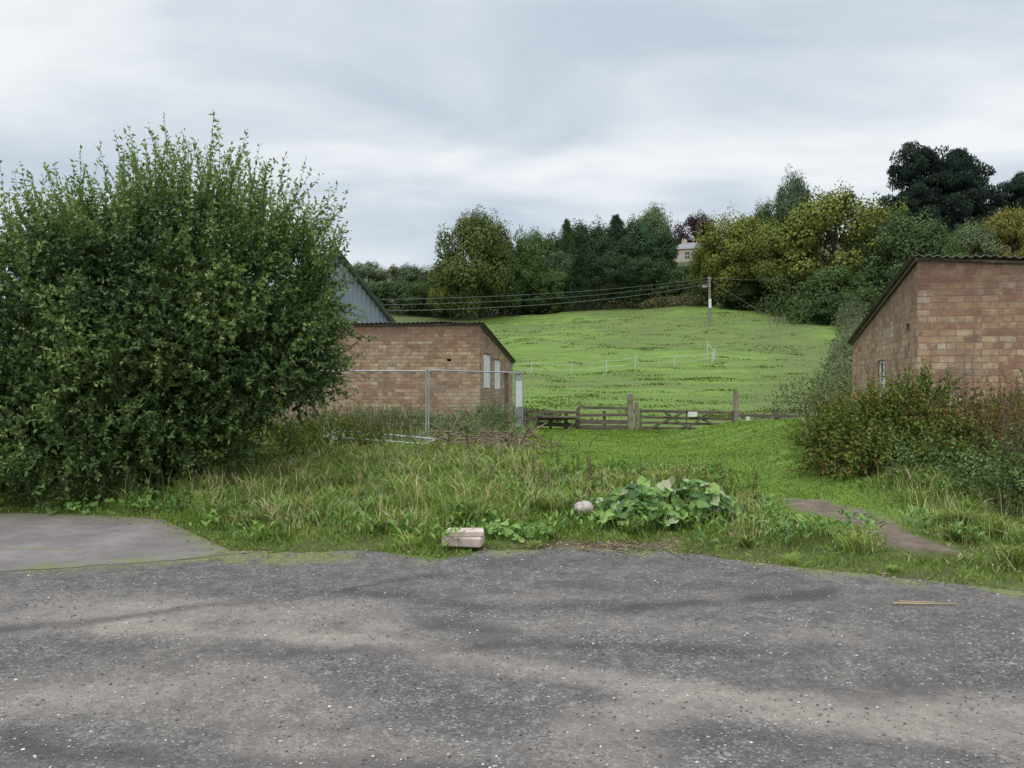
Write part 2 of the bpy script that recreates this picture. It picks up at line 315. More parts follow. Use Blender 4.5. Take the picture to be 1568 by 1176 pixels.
# ---------------------------------------------------------------- brick buildings
def brickmat(name, tint, off, pink=0):
    t = NT(name); uv = t.n('ShaderNodeTexCoord').outputs['UV']
    mp = t.n('ShaderNodeMapping'); mp.inputs['Location'].default_value = (off, off*.31, 0); t.l(uv, mp.inputs[0])
    wob = t.noise(3.5, 4, .6, mp.outputs[0], 'Color')
    va = t.n('ShaderNodeVectorMath'); va.operation = 'MULTIPLY_ADD'; va.inputs[1].default_value = (.045, .035, 0); t.l(wob, va.inputs[0]); t.l(mp.outputs[0], va.inputs[2])
    br = t.n('ShaderNodeTexBrick'); t.l(va.outputs[0], br.inputs['Vector'])
    for k, v in (('Scale', 1), ('Mortar Size', .008), ('Mortar Smooth', .5), ('Bias', 0), ('Brick Width', .265), ('Row Height', .112)): br.inputs[k].default_value = v
    br.offset = .5; br.squash = .55; br.squash_frequency = 4; br.offset_frequency = 2
    br.inputs['Color1'].default_value = (0, 0, 0, 1); br.inputs['Color2'].default_value = (1, 1, 1, 1); br.inputs['Mortar'].default_value = (.5, .5, .5, 1)
    st = [(0, (.27, .15, .10)), (.09, (.40, .28, .16)), (.2, (.46, .34, .20)), (.30, (.31, .18, .12)), (.40, (.48, .38, .24)), (.5, (.38, .235, .155)),
          (.6, (.44, .33, .20)), (.69, (.30, .185, .13)), (.77, (.52, .43, .29)), (.87, (.17, .13, .105)), (.91, (.42, .28, .17)), (.965, (.58, .51, .42))]
    c = t.ramp(br.outputs['Color'], [(p_, tuple(a*b for a, b in zip(c_, tint))) for p_, c_ in st], 'CONSTANT')
    f = t.noise(14, 6, .7, uv); g = t.noise(.7, 5, .6, mp.outputs[0]); g2 = t.noise(1.5, 7, .75, mp.outputs[0]); g3 = t.noise(5, 6, .75, mp.outputs[0])
    c = t.mix(t.math('MULTIPLY', f, .5), c, (.21, .15, .105, 1))
    c = t.mix(t.ramp(g3, [(.40, (.55, .55, .55)), (.55, (0, 0, 0))]), c, (.27, .16, .11, 1))
    c = t.mix(t.ramp(g3, [(.52, (0, 0, 0)), (.66, (.55, .55, .55))]), c, (.52, .44, .31, 1))
    sx = t.n('ShaderNodeSeparateXYZ'); t.l(uv, sx.inputs[0])
    c = t.mix(t.ramp(g, [(.50, (0, 0, 0)), (.70, (.45, .45, .45))]), c, (.50, .43, .33, 1))
    c = t.mix(t.ramp(g2, [(.37, (.6, .6, .6)), (.50, (0, 0, 0))]), c, (.15, .10, .08, 1))
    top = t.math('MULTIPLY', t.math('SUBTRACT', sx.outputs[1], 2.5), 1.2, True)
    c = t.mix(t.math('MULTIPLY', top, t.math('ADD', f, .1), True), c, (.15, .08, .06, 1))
    if pink:
        pk = t.math('MULTIPLY', t.math('SUBTRACT', 1.75, sx.outputs[1]), 1.4, True)
        pk = t.math('MULTIPLY', pk, t.ramp(t.noise(1.1, 4, .6, mp.outputs[0]), [(.42, (0, 0, 0)), (.55, (.5, .5, .5))]))
        c = t.mix(pk, c, (.54, .25, .21, 1))
    c = t.mix(t.math('MULTIPLY', br.outputs['Fac'], .7), c, (.27, .225, .18, 1)); t.col(c)
    h = t.math('ADD', t.math('MULTIPLY', br.outputs['Fac'], -1.2), t.math('ADD', t.math('MULTIPLY', f, .6), t.math('MULTIPLY', br.outputs['Color'], .35))); t.bump(h, .8, .025)
    return t.m
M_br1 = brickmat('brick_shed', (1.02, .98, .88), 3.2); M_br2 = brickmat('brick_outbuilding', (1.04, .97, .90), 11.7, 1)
t = NT('asbestos_roof'); p = t.pos(); n = t.noise(3, 6, .7, p); t.col(t.ramp(n, [(.3, (.08, .07, .06)), (.6, (.20, .18, .16)), (.8, (.15, .16, .08))])); t.bump(n, .4, .02); M_roof = t.m

def wall(mb, p0, p1, zb, zt0, zt1, ops=(), th=.22, mat=0):
    """masonry wall p0->p1 with real openings (u0,u1,z0,z1)"""
    p0 = np.array(p0, float); p1 = np.array(p1, float); L = np.linalg.norm(p1-p0); d = (p1-p0)/L; inn = np.array([-d[1], d[0]])
    us = sorted({0, L} | {o[0] for o in ops} | {o[1] for o in ops}); zs = sorted({zb} | {o[2] for o in ops} | {o[3] for o in ops})
    pt = lambda u, z, o=0: [*(p0+d*u+inn*o), z]
    q = lambda a, uvs: mb.add(a, [[0, 1, 2, 3]], mat, uv=uvs)
    for i in range(len(us)-1):
        a, b = us[i], us[i+1]
        for j in range(len(zs)):
            z0 = zs[j]
            if j+1 < len(zs): za = zb_ = zs[j+1]
            else: za = zt0+(zt1-zt0)*a/L; zb_ = zt0+(zt1-zt0)*b/L
            if any(o[0] <= a+1e-6 and b <= o[1]+1e-6 and o[2] <= z0+1e-6 and za <= o[3]+1e-6 for o in ops): continue
            q([pt(a, z0), pt(b, z0), pt(b, zb_), pt(a, za)], [(a, z0), (b, z0), (b, zb_), (a, za)])
    for (a, b, z0, z1) in ops:
        for A in ([pt(a, z0), pt(a, z1), pt(a, z1, th), pt(a, z0, th)], [pt(b, z0), pt(b, z0, th), pt(b, z1, th), pt(b, z1)],
                  [pt(a, z1), pt(b, z1), pt(b, z1, th), pt(a, z1, th)], [pt(a, z0), pt(a, z0, th), pt(b, z0, th), pt(b, z0)]):
            q(A, [(0, 0), (.1, 0), (.1, 1), (0, 1)])
    return lambda u, z, o=0: np.array(pt(u, z, o))
def roof(mb, C, fd, sdv, LF, LS, zf0, zf1, drop, oh=.12, mat=0):
    nu = int(LF/.03); us = np.linspace(-oh, LF+oh, nu); ws = np.linspace(-oh, LS+oh, 6)
    U, W = np.meshgrid(us, ws); Zb = zf0+(zf1-zf0)*U/LF-drop*W/LS+.03+.018*np.cos(U/.146*2*math.pi)+.02*(fbm(U, W, 1.5, 1)-.5)*3
    XY = np.array(C)[None, None]+U[..., None]*np.array(fd)+W[..., None]*np.array(sdv)
    for dz, fl in ((0.014, 1), (0, 0)):
        V = np.concatenate([XY, (Zb+dz)[..., None]], -1); i = np.arange(U.size).reshape(U.shape)
        f = np.stack([i[:-1, :-1], i[:-1, 1:], i[1:, 1:], i[1:, :-1]], -1).reshape(-1, 4)
        mb.add(V, f if fl else f[:, ::-1], mat, smooth=True)
    for row in (0, -1):
        a = np.concatenate([XY[row], (Zb[row]+.014)[:, None]], -1); b_ = np.concatenate([XY[row], Zb[row][:, None]], -1); n = len(us)
        mb.add(np.concatenate([a, b_]), np.stack([np.arange(n-1), np.arange(1, n), n+np.arange(1, n), n+np.arange(n-1)], 1), mat)

def brick_building(name, C, S, fdir, LF, zb, zt, zfR, drop, side_ops, bm, side_left):
    root = empty(name); C = np.array(C, float); S = np.array(S, float); LS = np.linalg.norm(S-C); sd = (S-C)/LS; F = C+np.array(fdir)*LF
    B = F+sd*LS; mb = MB(); slope = zfR-zt
    if side_left:
        wall(mb, C, F, zb, zt, zt+slope, [(3.4, 4.3, 1.5, 2.5)])
        fn = wall(mb, S, C, zb, zt-drop, zt, side_ops)
        wall(mb, F, B, zb, zt+slope, zt+slope-drop); wall(mb, B, S, zb, zt+slope-drop, zt-drop)
    else:
        wall(mb, F, C, zb, zt+slope, zt, [(LF-1.02, LF-.88, 2.28, 2.36)])
        fn = wall(mb, C, S, zb, zt, zt-drop, side_ops)
        wall(mb, B, F, zb, zt+slope-drop, zt+slope); wall(mb, S, B, zb, zt-drop, zt+slope-drop)
    mb.obj('walls', [bm], root)
    r = MB(); roof(r, C, fdir, sd, LF, LS, zt, zt+slope, drop); r.obj('roof_sheets', [M_roof], root)
    g = MB(); off = -np.array(fdir)*.03
    g.beam([*(C+off-sd*.08), zt-.02], [*(S+off+sd*.08), zt-drop-.02], .03, .06)
    g.beam([*(C-sd*.03), zt-.005], [*(F-sd*.03), zt+slope-.005], .03, .045); g.obj('verge_boards', [M_wood], root)
    return root, fn
dl = np.array([.98, 5.5]); dl /= np.linalg.norm(dl); fl = np.array([-dl[1], dl[0]])
C1 = np.array([-.96, 23.]); S1 = C1+dl*5.6
ops = [(.55, 1.55, 1.45, 2.55), (2.25, 3.25, 1.4, 2.42), (3.95, 4.85, .1, 2.0)]
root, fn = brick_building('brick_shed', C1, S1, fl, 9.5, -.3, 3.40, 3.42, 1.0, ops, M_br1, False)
b = MB()
for o in ops[:2]:
    a, c_ = fn(o[0]+.02, (o[2]+o[3])/2, .06), fn(o[1]-.02, (o[2]+o[3])/2, .06); b.beam(a, c_, .03, o[3]-o[2]-.05)
    for u in (.02, .5, .98):
        uu = o[0]+(o[1]-o[0])*u; b.beam(fn(uu, o[2]+.03, .03), fn(uu, o[3]-.03, .03), .04, .035)
b.obj('white_window_boards', [M_white], root)
b = MB(); o = ops[2]; b.beam(fn(o[0]+.03, 1.0, .1), fn(o[1]-.03, 1.0, .1), .04, 1.85); b.obj('door', [M_wood], root)
C2 = np.array([6.85, 13.]); S2 = np.array([8.98, 20.3]); LS2 = np.linalg.norm(S2-C2); F2 = np.array([.985, -.17])
ops2 = [(LS2*.50, LS2*.62, 1.15, 2.1), (LS2*.88, LS2*.915, 2.55, 2.68)]
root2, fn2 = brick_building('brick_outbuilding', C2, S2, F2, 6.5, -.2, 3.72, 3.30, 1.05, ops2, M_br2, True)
b = MB(); o = ops2[0]
for z in (o[2]+.03, (o[2]+o[3])/2, o[3]-.03): b.beam(fn2(o[0]+.02, z, .06), fn2(o[1]-.02, z, .06), .04, .05)
for u in (o[0]+.03, (o[0]+o[1])/2, o[1]-.03): b.beam(fn2(u, o[2]+.02, .06), fn2(u, o[3]-.02, .06), .04, .05)
b.beam(fn2(o[0]+.02, 1.42, .09), fn2(o[1]-.02, 1.42, .09), .02, .3)
b.obj('window_frame', [M_white], root2)
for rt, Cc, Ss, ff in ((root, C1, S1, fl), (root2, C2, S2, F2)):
    k = MB(); m_ = (Cc+Ss)/2+ff*3; k.box([m_[0], m_[1], .9], (2.5, 3.5, 1.6), 0); k.obj('interior_block', [M_dark], rt)  # one plain near-black block inside each brick building

# ---------------------------------------------------------------- metal barn
t = NT('blue_grey_cladding'); n = t.noise(1.2, 5, .6, t.pos()); t.col(t.ramp(n, [(.3, (.19, .22, .26)), (.7, (.27, .305, .35))])); t.b.inputs['Roughness'].default_value = .55; M_clad = t.m
t = NT('barn_roof_sheet'); n = t.noise(.8, 6, .6, t.pos()); t.col(t.ramp(n, [(.3, (.24, .26, .28)), (.7, (.36, .38, .40))])); M_broof = t.m
root = empty('metal_barn'); A = np.array([-10.8, 32.]); gd = np.array([4.2, 10.]); GL = np.linalg.norm(gd); gd /= GL; ld = np.array([-gd[1], gd[0]]); BL = 36.
ze, zp = 4.85, 8.1
def ribbed(mb, org, d, L, z0f, z1f, nrmv, mat=0, per=.4):
    us = np.arange(0, L+1e-6, per/4); off = np.where((np.arange(len(us)) % 4) < 2, 0, .06)
    bot = np.array([[*(org+d*u+nrmv*o), z0f(u)] for u, o in zip(us, off)]); top = np.array([[*(org+d*u+nrmv*o), z1f(u)] for u, o in zip(us, off)]); n = len(us)
    mb.add(np.concatenate([bot, top]), np.stack([np.arange(n-1), np.arange(1, n), n+np.arange(1, n), n+np.arange(n-1)], 1), mat)
b = MB(); gable = lambda u: ze+(zp-ze)*(1-abs(u/GL*2-1))
ribbed(b, A, gd, GL, lambda u: -.5, gable, np.array([gd[1], -gd[0]])); ribbed(b, A, ld, BL, lambda u: -.5, lambda u: ze, -gd)
ribbed(b, A+gd*GL, ld, BL, lambda u: -.5, lambda u: ze, gd); ribbed(b, A+ld*BL, gd, GL, lambda u: -.5, gable, ld); b.obj('walls', [M_clad], root)
b = MB()
for sgn in (0, 1):
    e = A+gd*(GL*sgn+(.35 if sgn else -.35)); r_ = A+gd*GL/2
    us = np.arange(-.35, BL+.3, .09); z_ = .03*(np.arange(len(us)) % 2)
    V = np.concatenate([np.array([[*(e+ld*u), ze-.12+z] for u, z in zip(us, z_)]), np.array([[*(r_+ld*u), zp+.08+z] for u, z in zip(us, z_)])]); n = len(us)
    b.add(V, np.stack([np.arange(n-1), np.arange(1, n), n+np.arange(1, n), n+np.arange(n-1)], 1))
b.obj('roof', [M_broof], root)
b = MB(); nv = np.array([gd[1], -gd[0]])*.1
b.beam([*(A-gd*.35+nv), ze-.15], [*(A+gd*GL/2+nv), zp+.05], .12, .14); b.beam([*(A+gd*GL/2+nv), zp+.05], [*(A+gd*(GL+.35)+nv), ze-.15], .12, .14)
b.obj('verge_flashing', [simple('flashing', (.09, .1, .11), (.14, .15, .16), 3)], root)

# ---------------------------------------------------------------- mansion on the hill
t = NT('sandstone'); n = t.noise(2, 5, .6, t.pos()); t.col(t.ramp(n, [(.3, (.36, .32, .24)), (.7, (.46, .41, .32))])); M_stone = t.m
M_slate = simple('slate', (.17, .17, .18), (.26, .26, .275), 2); M_glass = simple('window_glass', (.03, .035, .04), (.05, .055, .06), 2, rough=.15, spec=.6)
root = empty('stone_mansion'); hx, hy = 46., 200.; hz = float(hgt(hx, hy)); zt_ = 36.6
b = MB(); cs = [np.array([hx-5.6, hy]), np.array([hx+11, hy-2.]), np.array([hx+12.2, hy+8]), np.array([hx-4.4, hy+10])]
wo = []
for i in range(5):
    u = 1.4+i*3.1; wo += [(u, u+1.1, zt_-2.6, zt_-.8)]
b_f = wall(b, cs[0], cs[1], hz-1, zt_, zt_, wo+[(o_[0], o_[1], zt_-5.6, zt_-3.7) for o_ in wo], th=.3)
for i in (1, 2, 3): wall(b, cs[i], cs[(i+1) % 4], hz-1, zt_, zt_)
b.obj('walls', [M_stone], root)
g = MB(); g2 = MB()
for o_ in wo:
    for dz in (0, -3):
        g.beam(b_f(o_[0], (o_[2]+o_[3])/2+dz, .2), b_f(o_[1], (o_[2]+o_[3])/2+dz, .2), .04, 1.85)
        g2.beam(b_f(o_[0], (o_[2]+o_[3])/2+dz, .12), b_f(o_[1], (o_[2]+o_[3])/2+dz, .12), .06, .09); uu = (o_[0]+o_[1])/2; g2.beam(b_f(uu, o_[2]+dz, .13), b_f(uu, o_[3]+dz, .13), .06, .06)
g.obj('window_glass', [M_glass], root); g2.obj('sash_bars', [M_white], root)
b = MB(); cc = sum(cs)/4; E = [c_+nrm(c_-cc)*.6 for c_ in cs]; r0 = (E[0]+E[3])/2*.7+(E[1]+E[2])/2*.3; r1 = (E[0]+E[3])/2*.3+(E[1]+E[2])/2*.7
V = [[*e, zt_] for e in E]+[[*r0, zt_+2.5], [*r1, zt_+2.5]]
b.add(V, [[0, 1, 5, 4], [2, 3, 4, 5]]); b.add([V[1], V[2], V[5], V[3], V[0], V[4]], [[0, 1, 2], [3, 4, 5]]); b.obj('hipped_roof', [M_slate], root)
b = MB()
for r_ in (r0, r1):
    b.box([*r_, zt_+2.6], (1.3, .8, 1.3))
    for q in (-.4, 0, .4): b.tube([[r_[0]+q, r_[1], zt_+3.25], [r_[0]+q, r_[1], zt_+3.6]], .12)
b.obj('chimneys', [M_stone], root)

# ---------------------------------------------------------------- foliage generators
def ell_sample(ells, n, lo=.5, lump_a=.26):
    w = np.array([e[1][0]*e[1][1]*e[1][2] for e in ells])**.8; k = R.choice(len(ells), n, p=w/w.sum())
    c = np.array([e[0] for e in ells])[k]; r = np.array([e[1] for e in ells])[k]
    d = nrm(R.normal(size=(n, 3))); lump = 1+lump_a*(fbm(d[:, 0]*2.5+k*5, d[:, 2]*2.5+d[:, 1]*1.7, 1.3, 2)-.5)*2
    rad = (lo+(1-lo)*R.random(n)**.6)*lump
    return c+d*r*rad[:, None], d, rad
def shoots(mb, S, D, L, nl, leaf, lw, vbase, curve=.15, twig=.005, lm=0, tm=1, vspan=.3, tipgrad=.25):
    n = len(S); D = nrm(D); bend = R.normal(size=(n, 3))*curve
    tt = np.linspace(.08, 1, nl)[None, :, None]*np.ones((n, 1, 1))+R.random((n, nl, 1))*.05
    P = S[:, None]+D[:, None]*L[:, None, None]*tt+bend[:, None]*L[:, None, None]*tt**2
    P = P.reshape(-1, 3); Dn = np.repeat(D, nl, 0)
    ld = nrm(Dn*.55+nrm(R.normal(size=P.shape))*.85); tf = tt.reshape(-1)
    sz = leaf*(.65+.6*R.random(len(P)))*(1.05-.35*tf)
    v = np.clip(np.repeat(vbase, nl)+vspan*(R.random(len(P))-.5)+tipgrad*(tf-.5), 0, 1)
    N = nrm(np.array([0, 0, 1.])[None]+R.normal(size=P.shape)*.8)
    mb.leaves(P, ld, sz, sz*lw, lm, v, N)
    if twig:
        a = S; b_ = S+D*L[:, None]*.5+bend*L[:, None]*.25; c_ = S+D*L[:, None]+bend*L[:, None]
        sd = nrm(np.cross(D, R.normal(size=D.shape))); s2 = np.cross(D, sd); w = twig
        for e in (sd, s2):
            V = np.stack([a-e*w, a+e*w, b_+e*w*.7, b_-e*w*.7, c_+e*w*.25, c_-e*w*.25], 1); q = np.arange(n)[:, None]*6
            mb.add(V.reshape(-1, 3), np.concatenate([q+[[0, 1, 2, 3]], q+[[3, 2, 4, 5]]]), tm)

# ---- big bush, left
mb = MB()
ells = [((-4.9, 11.5, 2.6), (2.1, 1.9, 1.6)), ((-6.1, 11.3, 2.3), (1.35, 1.7, 1.55)), ((-6.2, 10.7, 1.1), (2.1, 1.3, 1.0)), ((-3.9, 11.4, 2.6), (1.05, 1.3, 1.1)), ((-8.3, 11.3, 1.1), (1.6, 1.5, 1.05)),
        ((-4.9, 11.0, 1.3), (1.25, 1.1, 1.05)), ((-3.5, 11.1, 1.85), (.95, 1.0, .75)), ((-4.4, 10.5, 3.2), (.9, .8, .8)), ((-6.2, 10.3, 2.8), (.8, .8, .8)), ((-5.3, 9.95, 2.0), (.8, .6, .7)), ((-7.2, 10.6, 1.9), (.7, .8, .7)), ((-4.2, 10.3, 2.1), (.7, .6, .6))]
S, d, rad = ell_sample(ells, 7600, .5, .42)
D = d*np.array([1, 1, .8])+np.array([0, 0, .65])+R.normal(size=d.shape)*.55; L = .26+.36*R.random(len(S))
ok = (S[:, 2] > .08); S, D, L = S[ok], D[ok], L[ok]
vb = .08+.62*sstep(fbm(S[:, 0]*1.0+S[:, 1], S[:, 2], 1.5, 3), .28, .70)+.18*R.random(len(S))
shoots(mb, S, D, L, 22, .088, .53, vb, twig=.004, tipgrad=.4)
S, d, rad = ell_sample([ells[0], ells[3], ells[2], ells[2], ells[4], ells[5], ells[6]], 2200, .88); m = (d[:, 2] < .15) & (S[:, 2] > .3); S, d = S[m], d[m]
shoots(mb, S, d+np.array([0, 0, -.3]), .25+.25*R.random(len(S)), 18, .08, .55, .35+.35*R.random(len(S)))
n = 330; a = R.random(n)*2*math.pi; rr = np.sqrt(R.random(n))
S = np.stack([-4.9+2.2*rr*np.cos(a), 11.3+1.4*rr*np.sin(a), 0*a], 1); S[:, 2] = 3.35+.75*(1-rr**2)-.10*np.abs(S[:, 0]+4.6)
D = np.stack([.15*(S[:, 0]+4.7), .1*(S[:, 1]-11.4), 1+0*a], 1)+R.normal(size=(n, 3))*.17
shoots(mb, S, D, .5+.85*R.random(n), 40, .10, .46, .6+.3*R.random(n), curve=.09, twig=.006)
n = 130; S = np.stack([-3.7+.9*R.random(n), 11+1.*R.random(n), 2.0+1.9*R.random(n)], 1); D = np.stack([.45+.4*R.random(n), R.normal(size=n)*.3, .7+.5*R.random(n)], 1)
shoots(mb, S, D, .35+.55*R.random(n), 28, .088, .5, .5+.3*R.random(n), twig=.005)
n = 70; S = np.stack([-7.2+.8*R.random(n), 11+1.*R.random(n), 1.9+1.8*R.random(n)], 1); D = np.stack([-.5-.3*R.random(n), R.normal(size=n)*.3, .9+.4*R.random(n)], 1)
shoots(mb, S, D, .4+.55*R.random(n), 28, .088, .5, .5+.3*R.random(n), twig=.006)
for i in range(16):
    a = R.random()*6.28; tx = -5.2+2.0*math.cos(a)*R.random()**.5; ty = 11.4+1.3*math.sin(a); tz = 2.6+1.2*R.random()
    b0 = np.array([-5.6+.5*math.cos(a), 11.3+.3*math.sin(a), 0.0]); q = np.array([tx, ty, tz]); mid = (b0*.55+q*.45)+np.array([.1, 0, .3])
    mb.tube([b0, (b0+mid)/2+R.normal(size=3)*.04, mid, q], [.07, .055, .04, .012], 6, 1)
mb.obj('willow_bush', [M_bush, M_twig])

# ---- distant tree variants (unit height & width)
def tree_decid(seed, nclump=80, per=240, shape=(.46, .46, .46), cz=.53, leaf=.0175):
    global R; R_old = R; R = np.random.default_rng(seed); mb = MB()
    d = nrm(R.normal(size=(nclump, 3))); r = .5+.47*R.random(nclump)**.5
    C = d*r[:, None]*np.array(shape)*np.array([.88, .88, .88]); lx = 1+.25*(R.random(nclump)-.5); C = C*lx[:, None]; C[:, 2] += cz
    C[:, 2] = np.maximum(C[:, 2], .07+.08*R.random(nclump)); C[:, 2] = np.minimum(C[:, 2], .9)
    cr = (.06+.075*R.random(nclump)); cv = R.random(nclump)
    k = np.repeat(np.arange(nclump), per); n = len(k); dd = nrm(R.normal(size=(n, 3))); rr = cr[k]*(.6+.5*R.random(n)**.4)
    P = C[k]+dd*rr[:, None]*np.array([1.05, 1.05, .8])
    N = nrm(dd*1.2+np.array([0, 0, .35])+R.normal(size=(n, 3))*.35); Dl = nrm(np.cross(N, R.normal(size=(n, 3)))+np.array([0, 0, -.2]))
    v = np.clip(.28+.34*cv[k]+.2*(R.random(n)-.5)+.1*dd[:, 2], 0, 1); sz = leaf*(.6+.8*R.random(n))  # cluster shading put into leaf colour: clump tops lighter, undersides darker
    mb.leaves(P, Dl, sz*1.25, sz, 0, v, N, fold=.05)
    n2 = nclump*24; k = R.integers(0, nclump, n2); dd = nrm(C[k]-np.array([0, 0, cz*.8])+R.normal(size=(n2, 3))*.15)
    P = C[k]+dd*(cr[k]*(1.0+.3*R.random(n2)))[:, None]+R.normal(size=(n2, 3))*.012
    mb.leaves(P, nrm(R.normal(size=(n2, 3))), leaf, leaf*.7, 0, np.clip(.4+.2*R.random(n2), 0, 1))
    mb.tube([[0, 0, -.05], [.005, 0, .2], [-.01, .005, .5], [0, 0, .8]], [.028, .022, .014, .004], 7, 1)
    for i in range(14):
        c = C[i]; z0 = .15+.35*R.random(); mb.tube([[0, 0, z0], [c[0]*.5, c[1]*.5, (z0+c[2])/2+.02], c], [.012, .008, .003], 5, 1)
    R = R_old; return mb.mesh('broadleaf_tree_mesh', [M_tree, M_bark])
def tree_conif(seed, wide=1.0, nb=620, leaf=.018, dens=30):
    global R; R_old = R; R = np.random.default_rng(seed); mb = MB()
    z = .04+.95*R.random(nb)**.9; a = R.random(nb)*6.28; L = (.5*(1-z)**.65*(.6+.6*R.random(nb))+.012)*wide
    D = np.stack([np.cos(a), np.sin(a), -.1-.25*(1-z)], 1); S = np.stack([0*z, 0*z, z], 1)
    t_ = R.random((nb, dens, 1))**.7; P = S[:, None]+D[:, None]*L[:, None, None]*t_+R.normal(size=(nb, dens, 3))*.009*(1+L[:, None, None]*3)
    Dn = np.repeat(D, dens, 0)+R.normal(size=(nb*dens, 3))*.55; v = np.clip(.25+.3*np.repeat(R.random(nb), dens)+.25*R.random(nb*dens)*t_.reshape(-1), 0, 1)
    N = np.array([0, 0, 1.])+R.normal(size=(nb*dens, 3))*.5
    mb.leaves(P.reshape(-1, 3), Dn, leaf*1.3, leaf*.6, 0, v, N)
    mb.tube([[0, 0, -.05], [0, 0, .5], [0, 0, .985]], [.022, .012, .002], 6, 1)
    R = R_old; return mb.mesh('conifer_mesh', [M_tree, M_bark])
def tree_pine(seed):
    global R; R_old = R; R = np.random.default_rng(seed); mb = MB()
    mb.tube([[0, 0, -.05], [.01, 0, .3], [-.01, .01, .6], [.0, 0, .93]], [.03, .022, .016, .005], 7, 1)
    for i in range(75):
        z = .28+.66*R.random()**.9; a = R.random()*6.28; prof = math.sin(min(1, max(0, (1.03-z)/.5))*math.pi/2); L = (.08+.42*R.random()**.8)*prof
        e = np.array([math.cos(a)*L, math.sin(a)*L, z+.03*R.random()]); mb.tube([[0, 0, z-.03], [e[0]*.5, e[1]*.5, z], e], [.009, .006, .003], 5, 1)
        for q in (1.0, .55):
            n = 200; c = e*np.array([q, q, 1]); dd = nrm(R.normal(size=(n, 3))); s = np.array([.085, .085, .04])*(.6+.7*R.random())
            P = c+dd*s*(.4+.6*R.random((n, 1))**.4); N = nrm(dd*np.array([.7, .7, 1])+np.array([0, 0, .4])+R.normal(size=(n, 3))*.4)
            mb.leaves(P, nrm(R.normal(size=(n, 3))+dd*.5), .026, .014, 0, np.clip(.15+.35*R.random(n)+.4*R.random(), 0, 1), N)
    R = R_old; return mb.mesh('pine_mesh', [M_tree, M_bark])
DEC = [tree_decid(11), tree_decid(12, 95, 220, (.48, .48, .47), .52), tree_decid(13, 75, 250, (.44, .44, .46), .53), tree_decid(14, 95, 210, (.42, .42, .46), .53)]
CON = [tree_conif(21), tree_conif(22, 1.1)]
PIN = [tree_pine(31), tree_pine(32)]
YG = (.15, .175, .05, 1); G = (.085, .13, .048, 1); DG = (.050, .078, .042, 1); GG = (.10, .135, .08, 1); PG = (.036, .053, .042, 1); OR = (.27, .20, .06, 1); CP = (.06, .03, .038, 1); LG = (.14, .175, .09, 1)
OK1 = (.115, .14, .05, 1)
